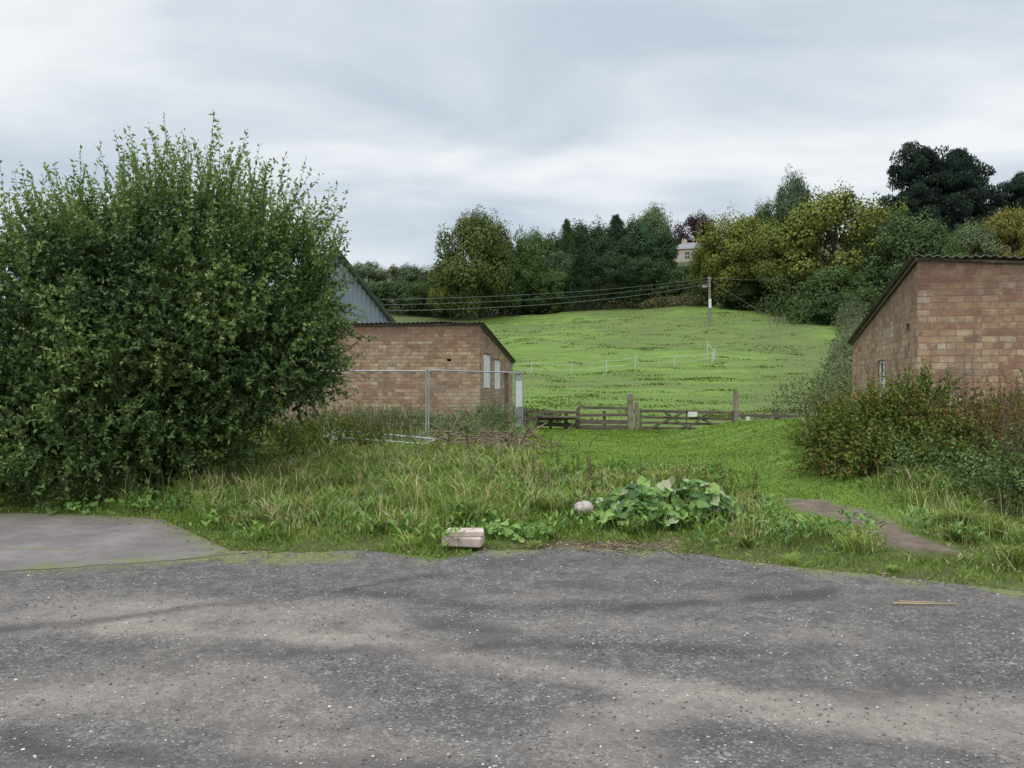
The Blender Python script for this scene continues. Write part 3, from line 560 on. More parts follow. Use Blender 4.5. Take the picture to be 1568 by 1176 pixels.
TR = [
 ('oak_tree', -7.0, 135, 32.3, 15.5, 'd1', OK1), ('oak_tree', -5.4, 137, 32.6, 14.5, 'd3', OK1), ('oak_tree', -11, 138, 24, 10, 'd0', YG), ('oak_tree', 1.0, 142, 30.5, 12, 'd2', G), ('oak_tree', -1.5, 139, 26, 11, 'd3', G),
 ('ash_tree', 5.3, 150, 33, 11, 'd2', G), ('ash_tree', 9.5, 146, 28, 10, 'd0', GG), ('spruce_tree', 10.4, 146, 32.6, 8, 'c0', (.065, .105, .045, 1)),
 ('ash_tree', 15, 152, 34.5, 14, 'd3', DG), ('spruce_tree', 20.3, 150, 34.2, 11, 'c1', DG), ('ash_tree', 24, 152, 35, 13, 'd1', (.06, .10, .055, 1)), ('ash_tree', 19.5, 153, 34, 13, 'd0', DG), ('ash_tree', 11.5, 151, 33, 10, 'd2', DG),
 ('birch_tree', 30.5, 166, 41, 10, 'd3', LG), ('spruce_tree', 12.5, 141, 25, 10, 'c1', DG), ('yew_tree', 18.5, 143, 27, 12, 'd0', DG), ('yew_tree', 25.5, 143, 26, 11, 'd2', (.055, .09, .04, 1)), ('yew_tree', 8, 143, 23.5, 10, 'd1', G),
 ('spruce_tree', 21.5, 142, 22.5, 10, 'c0', (.06, .105, .045, 1)), ('ash_tree', 3.8, 142, 23, 10, 'd3', G), ('ash_tree', 17.2, 149, 32, 11, 'd2', DG), ('ash_tree', 28.5, 155, 34.5, 12, 'd2', DG),
 ('copper_beech_tree', 54, 226, 52, 16, 'd1', CP), ('hawthorn_tree', 36.5, 165, 27.3, 12, 'd0', G), ('hawthorn_tree', 31.5, 150, 24.5, 11, 'd1', (.07, .10, .04, 1)), ('hawthorn_tree', 30, 144, 20, 9, 'd3', G),
 ('lime_tree', 38.8, 134, 33, 14.5, 'd0', (.18, .20, .05, 1)), ('lime_tree', 35.5, 138, 28, 9, 'd2', YG), ('lime_tree', 44, 135, 29.5, 11, 'd3', G),
 ('poplar_tree', 55, 150, 44, 10, 'd3', GG), ('poplar_tree', 51, 152, 40, 9, 'd2', G),
 ('oak_tree', 52, 124, 34, 20, 'd1', (.165, .185, .05, 1)), ('oak_tree', 46, 128, 29.5, 13, 'd0', YG), ('oak_tree', 60, 126, 32, 14, 'd2', (.12, .155, .05, 1)),
 ('sycamore_tree', 59.5, 116, 28, 15, 'd3', (.085, .125, .055, 1)), ('sycamore_tree', 49, 117, 20, 11, 'd1', G), ('sycamore_tree', 66, 122, 25, 13, 'd0', G),
 ('pine_tree', 84.5, 160, 52, 17, 'p0', PG), ('pine_tree', 94.5, 162, 51, 16, 'p1', PG), ('pine_tree', 89.5, 158, 46.5, 19, 'p1', PG), ('pine_tree', 103, 156, 44.5, 13, 'p0', PG), ('pine_tree', 82, 158, 42, 14, 'p1', PG), ('pine_tree', 93, 158, 42, 17, 'p0', PG),
 ('beech_tree', 84.5, 130, 33, 11, 'd0', (.20, .19, .055, 1)), ('beech_tree', 77.5, 130, 29.5, 11, 'd3', LG), ('beech_tree', 92, 131, 33, 13, 'd1', YG), ('beech_tree', 70, 127, 27, 12, 'd2', G), ('beech_tree', 88, 124, 28, 12, 'd2', OR),
 ('hawthorn_tree', 44.5, 108, 14, 7, 'd1', (.06, .095, .04, 1)), ('hawthorn_tree', 50, 112, 16, 9, 'd0', G), ('hawthorn_tree', 40, 134, 18.5, 10, 'd2', (.06, .09, .04, 1)),
 ('ash_tree', -31.8, 170, 29.5, 12, 'd0', LG), ('ash_tree', -26, 175, 29, 13, 'd1', (.11, .12, .05, 1)), ('ash_tree', -21, 170, 28, 12, 'd3', GG), ('spruce_tree', -24.5, 150, 21, 7, 'c0', DG), ('yew_tree', -16, 146, 22, 10, 'd2', G),
 ('yew_tree', -19, 152, 22, 10, 'd1', DG), ('yew_tree', -28, 154, 22, 11, 'd3', GG), ('ash_tree', -38, 172, 29, 12, 'd2', G), ('ash_tree', -47, 170, 28, 14, 'd1', YG), ('ash_tree', -60, 172, 28, 14, 'd0', G), ('ash_tree', -72, 168, 28, 14, 'd3', G), ('ash_tree', -86, 170, 30, 16, 'd1', G),
 ('elder_bush', -33, 150, 20, 10, 'd0', G), ('beech_tree', 104, 132, 33, 14, 'd0', G), ('beech_tree', 116, 134, 34, 15, 'd2', G),
]
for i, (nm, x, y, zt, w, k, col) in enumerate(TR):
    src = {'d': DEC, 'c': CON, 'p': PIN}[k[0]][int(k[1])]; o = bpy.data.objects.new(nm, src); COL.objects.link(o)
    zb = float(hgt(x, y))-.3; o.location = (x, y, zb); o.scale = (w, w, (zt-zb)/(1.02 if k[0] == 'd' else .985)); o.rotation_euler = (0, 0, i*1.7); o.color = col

def hedge(name, pts, hw, h, n, mat, leaf=.16, vb=.3, vs=.5, objcol=None):
    mb = MB(); pts = np.array(pts, float); seg = np.linalg.norm(np.diff(pts, axis=0), axis=1); cum = np.concatenate([[0], np.cumsum(seg)])
    s_ = R.random(n)*cum[-1]; cx = np.interp(s_, cum, pts[:, 0]); cy = np.interp(s_, cum, pts[:, 1])
    lump = .3+1.4*sstep(fbm(cx, cy, .4, 4), .25, .75); a = R.random(n)*math.pi; r = (.5+.5*R.random(n)**.5)
    ox = np.cos(a)*r*hw*lump; ozz = np.sin(a)*r*h*lump
    P = np.stack([cx+ox, cy+R.normal(size=n)*hw*.4, hgt(cx+ox, cy)+ozz], 1)
    v = np.clip(vb+vs*(.6*fbm(cx*1.3, cy+ozz*2, 1.1, 6)+.4*R.random(n)-.3), 0, 1)
    mb.leaves(P, R.normal(size=(n, 3)), leaf*(.6+.8*R.random(n)), leaf*.7, 0, v, nrm(np.stack([np.cos(a), -.5+0*a, np.sin(a)+.3], 1)+R.normal(size=(n, 3))*.6))
    o = mb.obj(name, [mat])
    if objcol: o.color = objcol
    return o
hedge('woodland_undergrowth', [(-40, 150), (-15, 146), (5, 144), (28, 143), (48, 132), (44, 109), (60, 104)], 4.5, 4.2, 28000, M_tree, .45, .3, .5, (.075, .105, .042, 1))
hedge('bracken_bank', [(8, 142), (16, 142.5), (26, 140), (34, 138)], 2.0, 1.4, 7000, M_tree, .3, .3, .6, (.20, .18, .10, 1))
hedge('hawthorn_hedge', [(21.5, 48), (30, 66), (40, 88), (46, 104)], 1.8, 2.5, 26000, M_tree, .2, .3, .5, (.13, .15, .085, 1))
hedge('hawthorn_hedge', [(13, 34), (16.5, 39), (21, 48)], 1.3, 1.6, 12000, M_tree, .12, .3, .5, (.13, .155, .075, 1))
hedge('hawthorn_hedge', [(1.5, 34), (-3, 45), (-8, 60)], 1.2, .6, 7000, M_tree, .2, .3, .5, (.09, .13, .04, 1))

def bush(name, ells, n, leaf, lw, mat, L=(.2, .3), nl=12, v0=.25, vr=.45, up=.5, tw=.004):
    mb = MB(); S, d, rad = ell_sample(ells, n, .4, .4); gz = hgt(S[:, 0], S[:, 1]); m = S[:, 2] > gz+.03; S, d = S[m], d[m]
    vb = v0+vr*(fbm(S[:, 0]*1.3+S[:, 1], S[:, 2], 2.4, 3)-.1)*1.2+.15*R.random(len(S))
    shoots(mb, S, d+np.array([0, 0, up])+R.normal(size=d.shape)*.5, L[0]+L[1]*R.random(len(S)), nl, leaf, lw, vb, twig=tw)
    return mb.obj(name, [mat, M_twig])
bush('bramble_bush', [((5.65, 12.2, .8), (.75, .8, .6)), ((6.3, 12.0, .9), (.7, .8, .7)), ((5.1, 12.0, .5), (.5, .6, .5)), ((6.0, 11.5, .4), (.9, .6, .42)), ((5.3, 11.2, .4), (.5, .5, .35))], 2600, .07, .62, M_bram, up=.3, v0=.2, vr=.6)
bush('bramble_bush', [((6.7, 10.9, .65), (.8, .7, .5)), ((7.6, 11.2, .8), (1.0, .8, .6)), ((7.2, 10.3, .45), (1.0, .6, .45))], 2100, .06, .6, M_bram, v0=.3, vr=.6, up=.35)
bush('nettle_patch', [((6.5, 9.6, .3), (.9, .6, .42)), ((5.8, 10.6, .3), (.5, .5, .36)), ((7.2, 9.2, .3), (.8, .6, .48)), ((6.0, 8.9, .2), (.5, .4, .3)), ((6.3, 8.5, .15), (.5, .4, .28))], 1700, .08, .42, M_bush, v0=.3, up=.4)
def stalks(name, pts, h, mat_top, nleaf=26, leaf=.07, vtop=.5, vleaf=.4, lm=None):
    mb = MB(); n = len(pts); z = hgt(pts[:, 0], pts[:, 1]); S = np.stack([pts[:, 0], pts[:, 1], z], 1); D = np.stack([R.normal(size=n)*.14, R.normal(size=n)*.14, 1+0*z], 1)
    H = h*(.55+.65*R.random(n))
    shoots(mb, S, D, H*.75, nleaf, leaf, .25, np.clip(vleaf+.3*(R.random(n)-.5), 0, 1), curve=.06, twig=.005)
    T = S+nrm(D)*(H*.6)[:, None]; shoots(mb, T, D, H*.4, 30, leaf*.6, .3, np.clip(vtop+.3*(R.random(n)-.5), 0, 1), curve=.1, twig=.004, lm=2)
    return mb.obj(name, [lm or M_bram, M_dead, mat_top])
n = 130; pp = np.stack([6.2+2.4*R.random(n), 9.7+1.8*R.random(n)], 1); stalks('willowherb_plant', pp, 1.2, M_dead, vtop=.45, vleaf=.7)
n = 60; pp = np.stack([5.9+1.6*R.random(n), 8.8+1.2*R.random(n)], 1); stalks('willowherb_plant', pp, 1.1, M_dead, vtop=.45, lm=M_bush)
n = 90; pp = np.stack([-3.8+1.6*R.random(n), 16.5+1.8*R.random(n)], 1); stalks('dock_plant', pp, .9, M_dead, vtop=.5)
n = 60; pp = np.stack([-6+6*R.random(n), 20.8+1.6*R.random(n)], 1); stalks('dock_plant', pp, .85, M_dead, vtop=.6, lm=M_bush)
n = 22; pp = np.stack([.3+2.9*R.random(n), 9.2+2*R.random(n)], 1); stalks('dock_plant', pp, .45, M_dead, vtop=.7)
n = 40; pp = np.stack([-4.2+5.5*R.random(n), 9.5+6*R.random(n)], 1); stalks('dock_plant', pp, .5, M_dead, vtop=.75)
bush('weed_patch', [((-3.6, 21.6, .3), (2.2, .8, .45)), ((-.9, 21.2, .35), (1.0, .6, .45)), ((-.6, 24.5, .3), (.3, 1.6, .5)), ((-.9, 19.6, .15), (1.2, .5, .3))], 1700, .08, .5, M_bush, v0=.35)
bush('weed_patch', [((-4.6, 14.5, .3), (.9, 1.2, .55)), ((-3.9, 16.5, .3), (1.1, 1., .5))], 1000, .07, .5, M_bram, v0=.15, vr=.6)
def broad(name, cx, cy, rx, ry, n, rad, h, v0=.3, v1=.95):
    mb = MB(); a = R.random(n)*6.28; r = np.sqrt(R.random(n)); x = cx+rx*r*np.cos(a); y = cy+ry*r*np.sin(a); z = hgt(x, y)
    H = h*(1-.6*r**2)*(.45+.6*R.random(n)); P = np.stack([x+R.normal(size=n)*.05, y+R.normal(size=n)*.05, z+H], 1)
    N = np.stack([np.cos(a)*.5*r, np.sin(a)*.5*r-.35, .9+0*a], 1)+R.normal(size=(n, 3))*.38
    mb.rounds(P, N, rad*(.4+.8*R.random(n)), 7, 0, v0+(v1-v0)*R.random(n)**1.3)
    for i in range(0, n): mb.beam([x[i], y[i], z[i]-.02], P[i], .007, .007, 0, .6)
    return mb.obj(name, [M_weed])
broad('butterbur_plant', 1.75, 8.55, .78, .55, 290, .075, .44, 0.0, 1.0)
broad('butterbur_plant', 1.35, 8.2, .45, .3, 90, .055, .28, .0, .8)
broad('butterbur_plant', 2.75, 7.85, .22, .2, 30, .055, .2, .3, .8)
broad('coltsfoot_plant', .03, 7.95, .36, .28, 130, .042, .15, .45, .82)
broad('coltsfoot_plant', -.35, 8.4, .3, .3, 60, .04, .18, .45, .82)
broad('coltsfoot_plant', -5.0, 9.5, .9, .2, 60, .045, .18, .2, .6)
mb = MB(); T = 330; tx = -5+9.5*R.random(T); ty = 7.3+7*R.random(T)**1.3; d = ty-edge_g(tx); k = (d > .2) & (m_lawn(tx, ty) < .3) & (m_dirt(tx, ty) < .2); tx, ty = tx[k], ty[k]
m = 16; x = np.repeat(tx, m)+R.normal(size=len(tx)*m)*.07; y = np.repeat(ty, m)+R.normal(size=len(tx)*m)*.07; z = hgt(x, y)+.05+.14*R.random(len(x))
a = R.random(len(x))*6.28; mb.leaves(np.stack([x, y, z], 1), np.stack([np.cos(a), np.sin(a), .5+.5*R.random(len(x))], 1), .07+.06*R.random(len(x)), .035, 0, .1+.6*np.repeat(R.random(len(tx)), m)+.1*R.random(len(x)), np.array([[0, 0, 1.]])+R.normal(size=(len(x), 3))*.3)
mb.obj('low_weeds', [M_weed])

# ---------------------------------------------------------------- grass
def scatter(n, y0, y1, pw=1.5, spread=.74):
    y = y0+(y1-y0)*R.random(n)**pw; x = (R.random(n)*2-1)*spread*y; return x, y
def inside_b(x, y):
    r = np.zeros(len(x), bool)
    for C, S, f, LF in ((C1, S1, fl, 9.5), (C2, S2, F2, 6.5)):
        sd = nrm(S-C); q = np.stack([x, y], 1)-C; u = q@f; w = q@sd; r |= (u > 0) & (u < LF) & (w > 0) & (w < np.linalg.norm(S-C))
    return r
mb = MB(); x, y = scatter(420000, 5, 28, 1.35)
d = y-edge_g(x)
dens = fbm(x, y, 1.7, 11); jag = (fbm(x, y, 4.5, 14)-.5)*.6+(fbm(x, y, 14, 15)-.5)*.25
keep = (d+jag > .04) & (d > -.22) & ~inside_b(x, y) & (m_dirt(x, y) < R.random(len(x))*.7+.1) & (dens > .2+.32*R.random(len(x))*(y < 13))
x, y, d = x[keep], y[keep], d[keep]; lw = m_lawn(x, y); z = np.maximum(hgt(x, y), .008)
cl = fbm(x, y, .8, 12); cl2 = fbm(x, y, 3.2, 13)
H = (.07+.30*sstep(cl*.5+cl2*.65, .44, .82))*sstep(d, -.1, 1.6)+.03
pathd = dseg(x, y, [(3.8, 7.35), (4.0, 8.4), (4.0, 9.6)])
H = H*np.where(x > .3, .72, 1)*np.where((x > 2.2) & (y < 10), .85, 1)*np.where(y > 17, .75, 1)*(.35+.65*sstep(pathd, .3, 1.0)); H = H*(1-lw)+(.025+.03*cl2)*lw
H *= .5+.85*R.random(len(x))
straw = (R.random(len(x)) < .07+.24*(cl2 > .56)) & (lw < .4) & (d > .6)
v = np.clip(.1+.55*fbm(x, y, 1.1, 15)+.36*(R.random(len(x))-.35)+.16*(1-sstep(d, 0, .9))*(fbm(x, y, 3, 16) > .45)+.05*lw, 0, .84); v[straw] = .88+.12*R.random(straw.sum())
mb.blades(np.stack([x, y, z-.01], 1), H, .0022+.00055*y*(.6+.6*R.random(len(x))), .3+.8*R.random(len(x)), 0, v)
x, y = scatter(8000, 7.5, 24, 1.1); d = y-edge_g(x); k = (d > .7) & (m_lawn(x, y) < .2) & ~inside_b(x, y) & (m_dirt(x, y) < .2) & (fbm(x, y, .9, 18) > .45); x, y = x[k], y[k]
mb.blades(np.stack([x, y, hgt(x, y)], 1), (.28+.3*R.random(len(x)))*np.where(x > .3, .75, 1), .0022+.0002*y, .1+.45*R.random(len(x)), 0, .86+.14*R.random(len(x)))
mb.obj('grass', [M_grass])
mb = MB(); T = 300; tx, ty = scatter(T, 6.4, 20, 1.3); d = ty-edge_g(tx); k = (d > .12) & (m_lawn(tx, ty) < .15) & ~inside_b(tx, ty) & (m_dirt(tx, ty) < .1) & (dseg(tx, ty, [(3.8, 7.0), (4.0, 9.6)]) > .6); tx, ty = tx[k], ty[k]; dd_ = (ty-edge_g(tx)); m = 120
x = np.repeat(tx, m); y = np.repeat(ty, m); sz = np.repeat((.55+.6*R.random(len(tx)))*np.where(tx > .3, .75, 1)*np.where(dd_ < .6, .5, 1), m); vb = np.repeat(R.random(len(tx)), m)
x = x+R.normal(size=len(x))*.07*sz; y = y+R.normal(size=len(x))*.07*sz
v = np.clip(.15+.6*vb+.25*(R.random(len(x))-.5), 0, .87); s_ = R.random(len(x)) < .15; v[s_] = .92
mb.blades(np.stack([x, y, hgt(x, y)-.01], 1), (.18+.22*R.random(len(x)))*sz, .0035+.0003*y, .5+.8*R.random(len(x)), 0, v); mb.obj('grass_tussocks', [M_grass])
mb = MB(); x, y = scatter(150000, 28, 141, 1.9, .5); x = x+.06*y
k = (m_wood(x, y) < .4) & (m_dirt(x, y) < .3); x, y = x[k], y[k]; cl = fbm(x*.5, y, .5, 21); wn = m_worn(x, y)
H = (.03+.08*R.random(len(x)))*(.5+1.3*sstep(cl, .5, .75)); v = np.clip(.08+.5*fbm(x, y*1.6, .22, 22)+.25*(R.random(len(x))-.3)-.2*sstep(cl, .52, .7)-.28*wn, 0, .75)
v = np.where((wn > .5) & (R.random(len(x)) < .12), .9, v)
mb.blades(np.stack([x, y, hgt(x, y)-.02], 1), H, .008+.0006*y, .5, 0, v)
T = 190; x, y = scatter(T, 32, 135, 1.2, .5); x = x+.1*y; k = m_wood(x, y) < .3; x, y = x[k], y[k]; m = 36; x = np.repeat(x, m)+R.normal(size=len(x)*m)*.5; y = np.repeat(y, m)+R.normal(size=len(y)*m)*.3
mb.blades(np.stack([x, y, hgt(x, y)], 1), .07+.14*R.random(len(x)), .03+.0003*y, .6, 0, np.clip(.08+.28*R.random(len(x)), 0, 1)); mb.obj('pasture_grass', [M_grass])

# ---------------------------------------------------------------- timber fences & gate
Yf = 27.; G0 = float(hgt(6, Yf))
def gz_(x, y=Yf): return float(hgt(x, y))
b = MB()
for x, top, w in ((.48, .72, .12), (1.35, .62, .11), (1.9, .6, .11), (2.31, .74, .12), (3.25, .66, .10)):
    b.beam([x, Yf+.05, gz_(x)-.1], [x+.03*(R.random()-.5), Yf+.05, top], w, w)
for (a, c_, z0, z1, h) in ((.45, 2.35, .62, .60, .10), (.5, 2.3, .38, .42, .13), (.9, 2.35, .2, .14, .14), (2.3, 4.1, .78, .74, .09), (2.3, 4.1, .50, .52, .10), (2.35, 4.1, .28, .26, .15), (2.35, 4.1, .1, .08, .14), (2.35, 4.1, -.08, -.09, .13)):
    o_ = .02*R.random(); b.beam([a, Yf-.03+o_, z0], [c_, Yf-.03+o_, z1], .04, h)
b.beam([.9, Yf-.3, .48], [2.3, Yf-.25, .44], .4, .05); b.beam([.7, Yf-.35, -.15], [1.0, Yf-.1, .6], .08, .08)
b.obj('timber_fence', [M_wood])
b = MB()
for x, y_, top, w in ((9.3, Yf, .62, .13), (10.45, Yf, .6, .13), (11.6, Yf, .65, .13), (12.8, Yf+.3, .65, .13)):
    b.beam([x, y_+.06, gz_(x)-.1], [x, y_+.06, top], w, w)
for a, c_, z in ((7.95, 10.5, .50), (10.4, 12.9, .45), (8.0, 10.5, .2), (10.4, 12.9, .15)): b.beam([a, Yf-.03, z], [c_, Yf-.02, z-.05], .045, .10)
b.beam([10.1, Yf-.35, -.1], [10.5, Yf-.1, .55], .1, .1); b.obj('timber_fence', [M_wood])
gate = empty('field_gate')
b = MB()
b.beam([4.15, Yf, G0-.3], [4.15, Yf, 1.25], .19, .19); b.beam([4.38, Yf+.02, G0-.2], [4.38, Yf+.02, .95], .12, .12); b.beam([7.86, Yf, G0-.3], [7.86, Yf, 1.38], .15, .15); b.obj('gate_posts', [M_wood_l], gate)
b = MB(); gx0, gx1 = 4.5, 7.74; zt, zb = .66, G0+.12; sg = -.07
for i, q in enumerate((0, .30, .55, .78, 1)): z_ = zt+(zb-zt)*q; b.beam([gx0+.05, Yf-.05, z_], [gx1-.05, Yf-.05, z_+sg], .03, .085 if i else .10)
for x_, k in ((gx0, 0), (gx1, 1)): b.beam([x_, Yf-.05, zb-.05+sg*k], [x_, Yf-.05, zt+.08+sg*k], .06, .09)
xm = (gx0+gx1)/2; b.beam([gx0+.06, Yf-.085, zb], [xm, Yf-.085, zt], .03, .08); b.beam([xm, Yf-.085, zt], [gx1-.06, Yf-.085, zb+sg], .03, .08)
b.beam([xm-.85, Yf-.12, zt], [xm+.2, Yf-.12, zb], .03, .07); b.beam([xm+.85, Yf-.155, zt], [xm-.2, Yf-.155, zb], .03, .07); b.beam([xm, Yf-.012, zb-.02], [xm, Yf-.012, zt], .03, .08)
b.obj('gate_bars', [M_wood], gate)
b = MB(); b.box([6.3, Yf-.18, .55], (.32, .012, .17)); b.obj('gate_notice', [M_white], gate)
b = MB(); b.tube([[8.12, 26.2, gz_(8.1, 26.2)-.1], [8.02, 26.2, .48]], .06, 8); b.obj('marker_post', [M_white])
b = MB(); tops = []
for x_, y_ in ((-1.5, 61), (1.6, 64), (5.2, 68), (8.4, 68.5), (11.2, 70), (15.2, 72), (19.5, 75)):
    z0 = gz_(x_, y_); b.tube([[x_, y_, z0-.2], [x_+.04, y_, z0+1.05]], .045, 6); tops.append((x_, y_, z0))
for h in (.45, .95):
    for p0, p1 in zip(tops[:-1], tops[1:]): b.tube([[p0[0], p0[1], p0[2]+h], [(p0[0]+p1[0])/2, (p0[1]+p1[1])/2, (p0[2]+p1[2])/2+h-.1], [p1[0], p1[1], p1[2]+h]], .014, 4)
b.obj('electric_tape_fence', [M_wirew])
b = MB(); x_, y_ = 19.9, 76.; z0 = gz_(x_, y_); b.tube([[x_, y_, z0], [x_, y_, z0+1.0]], .06, 6); b.tube([[x_, y_, z0+1.], [x_-.6, y_, z0+1.6]], .05, 6); b.tube([[x_-.6, y_, z0], [x_-.6, y_, z0+1.9]], .04, 6); b.tube([[x_+.1, y_, z0], [x_+.2, y_, z0+1.2]], .04, 6)
b.obj('fence_strainer', [M_wirew])
b = MB()
for x_, y_ in ((35.5, 106), (37.2, 108), (38.6, 109)): z0 = gz_(x_, y_); b.beam([x_, y_, z0-.2], [x_, y_, z0+1.4], .14, .14)
b.beam([35.5, 106, gz_(35.5, 106)+1.2], [38.6, 109, gz_(38.6, 109)+1.2], .06, .12); b.beam([35.5, 106, gz_(35.5, 106)+.6], [38.6, 109, gz_(38.6, 109)+.6], .06, .12); b.obj('timber_fence', [M_wood_l])

# ---------------------------------------------------------------- poles and lines
def pole(x, y, top):
    r = empty('power_pole'); z0 = gz_(x, y); b = MB(); b.tube([[x, y, z0-.5], [x, y, (z0+top)/2], [x, y, top]], [.23, .20, .16], 10); b.obj('shaft', [M_fade], r)
    b = MB(); b.beam([x-.75, y-.17, top-1.5], [x+.1, y-.17, top-1.4], .10, .12); b.box([x-.8, y-.2, top-1.45], (.55, .3, .3)); b.beam([x-.3, y-.18, top-.35], [x+.3, y-.18, top-.35], .08, .08)
    for q in (0, .45, .9): b.tube([[x-.28, y-.2, top-.3-q], [x-.28, y-.2, top-.1-q]], .07, 6)
    b.obj('bracket', [M_galv], r)
    b = MB(); b.box([x, y-.26, top-3.9], (.36, .06, 1.3)); b.obj('plate', [M_white], r)
pole(28.5, 111, 17.1); pole(-15, 60, 8.2)
b = MB(); P0 = np.array([28.4, 110.8, 16.9]); P1 = np.array([-15, 59.8, 8.1])
for q, r_ in ((0, .02), (.4, .02), (.85, .024)):
    tt = np.linspace(0, 1, 24)[:, None]; b.tube(P0+(P1-P0)*tt-np.array([0, 0, 1.])*(q+4*tt*(1-tt)*(.7+q*.35)), r_, 4)
b.obj('overhead_cables', [M_wire])
b = MB(); b.tube([[28.6, 111, 16.6], [38.2, 109.5, gz_(38.2, 109.5)+.1]], .022, 4); tt = np.linspace(0, 1, 12)[:, None]
b.tube(P0+(np.array([70, 140, 24.])-P0)*tt-np.array([0, 0, 6.])*tt*(1-tt), .02, 4); b.obj('stay_wire', [M_wire])

# ---------------------------------------------------------------- temporary mesh fence panels
def heras(p0, p1, h, z):
    r = empty('mesh_fence_panel'); p0 = np.array(p0, float); p1 = np.array(p1, float); z0, z1 = z
    a = np.array([*p0, z0]); c_ = np.array([*p1, z1]); up = np.array([0, 0, h]); b = MB()
    b.tube([a, a+up], .022, 8); b.tube([c_, c_+up], .022, 8); b.tube([a+up, c_+up], .019, 8); b.tube([a+up*.05, c_+up*.05], .019, 8); b.obj('frame', [M_galv], r)
    b = MB(); n = 44
    for i in range(1, n): q = a+(c_-a)*i/n; b.beam(q+up*.05, q+up*.99, .003, .003)
    for i in range(1, 8): q = up*(.05+.94*i/8); b.beam(a+q, c_+q, .004, .004)
    b.obj('wire_mesh', [M_galv], r); b = MB()
    ang = math.atan2(p1[1]-p0[1], p1[0]-p0[0])
    for q, z_ in ((p0, z0), (p1, z1)): b.box([*q, z_], (.24, .68, .13), ang)
    b.obj('concrete_feet', [M_conc], r); return r, a, c_
heras((-5.75, 19.6), (-2.12, 19.0), 1.82, (.12, .1)); r, a, c_ = heras((-2.06, 19.02), (.29, 21.4), 1.84, (.1, .07))
b = MB(); u = (c_-a)/np.linalg.norm(c_-a); m_ = a+u*(np.linalg.norm(c_-a)-.16); b.box([m_[0]+.02, m_[1]-.05, 1.33], (.24, .012, .70), math.atan2(u[1], u[0])); b.obj('notice_board', [M_white], r)
heras((.29, 21.45), (.1, 24.6), 1.84, (.07, .07))
r = empty('fallen_fence_panel'); b = MB(); q = [np.array(v) for v in ([-4.2, 17.2, .42], [-1.9, 16.6, .30], [-1.7, 17.5, .34], [-4.0, 18.1, .50])]
for i in range(4): b.tube([q[i], q[(i+1) % 4]], .024, 8)
for i in range(1, 20): b.beam(q[0]+(q[1]-q[0])*i/20, q[3]+(q[2]-q[3])*i/20, .005, .005)
b.obj('frame', [M_galv], r)
b = MB()
for i in range(150):
    c0 = np.array([-.6+.75*R.normal(), 18.1+.6*R.normal(), .08+.34*R.random()**1.6]); a = R.random()*6.28; L_ = .3+1.0*R.random(); dd = np.array([math.cos(a), math.sin(a), .5*R.normal()])
    b.tube([c0-dd*L_/2, c0+R.normal(size=3)*.06, c0+dd*L_/2], [.017, .013, .004], 4, 0)
b.obj('brush_pile', [simple('dead_wood', (.10, .07, .05), (.30, .22, .165), 6)])

# ---------------------------------------------------------------- slabs, stone, stalk, gravel
r = empty('concrete_slab_stack')
def bev_box(name, c, s, rz, mat, par):
    me = bpy.data.meshes.new(name); bm = bmesh.new(); bmesh.ops.create_cube(bm, size=1); bmesh.ops.scale(bm, vec=s, verts=bm.verts)
    bmesh.ops.bevel(bm, geom=bm.edges[:], offset=.008, segments=2, affect='EDGES'); bm.to_mesh(me); bm.free(); me.materials.append(mat); o = bpy.data.objects.new(name, me); COL.objects.link(o); o.location = c; o.rotation_euler = (0.02, 0.01, rz); o.parent = par
bev_box('lower_slab', (-.47, 7.45, .09), (.38, .24, .085), -.12, M_conc, r); bev_box('upper_slab', (-.455, 7.48, .158), (.36, .21, .05), .06, M_conc, r)
def rock(name, c, s, mat, seed=1):
    bm = bmesh.new(); bmesh.ops.create_icosphere(bm, subdivisions=3, radius=1)
    for v_ in bm.verts:
        k_ = 1+.5*(float(fbm(v_.co.x*1.5+seed, v_.co.y*1.5+v_.co.z, 1.2, seed))-.5); v_.co = Vector((v_.co.x*s[0], v_.co.y*s[1], v_.co.z*s[2]))*k_
    me = bpy.data.meshes.new(name); bm.to_mesh(me); bm.free(); me.materials.append(mat); o = bpy.data.objects.new(name, me); COL.objects.link(o); o.location = c
rock('boulder', (.80, 8.6, .12+float(hgt(.80, 8.6))), (.11, .10, .10), simple('pale_stone', (.34, .27, .24), (.54, .48, .44), 9, bump=.4))
b = MB(); b.tube([[2.75, 5.55, .02], [2.95, 5.53, .022], [3.2, 5.54, .02]], [.006, .005, .003], 5); b.tube([[2.82, 5.6, .02], [3.05, 5.56, .024]], [.004, .003], 5); b.obj('dry_stalk', [simple('straw', (.35, .27, .15), (.5, .4, .24), 5)])
def pebbles(name, x, y, z, s, mat):
    b = MB(); n = len(x); o6 = np.array([[1, 0, 0], [0, 1, 0], [-1, 0, 0], [0, -1, 0], [0, 0, 1], [0, 0, -1.]]); V = o6[None]*(s[:, None, None]*(.7+.6*R.random((n, 6, 1))))*np.array([1, 1, .55]); a = R.random(n)*6.28
    V = np.stack([V[..., 0]*np.cos(a)[:, None]-V[..., 1]*np.sin(a)[:, None], V[..., 0]*np.sin(a)[:, None]+V[..., 1]*np.cos(a)[:, None], V[..., 2]], -1)+np.stack([x, y, z+s*.3], 1)[:, None]
    f = np.array([[0, 1, 4], [1, 2, 4], [2, 3, 4], [3, 0, 4], [1, 0, 5], [2, 1, 5], [3, 2, 5], [0, 3, 5]]); b.add(V.reshape(-1, 3), (np.arange(n)[:, None, None]*6+f).reshape(-1, 3), 0, np.repeat(R.random(n), 8)); b.obj(name, [mat])
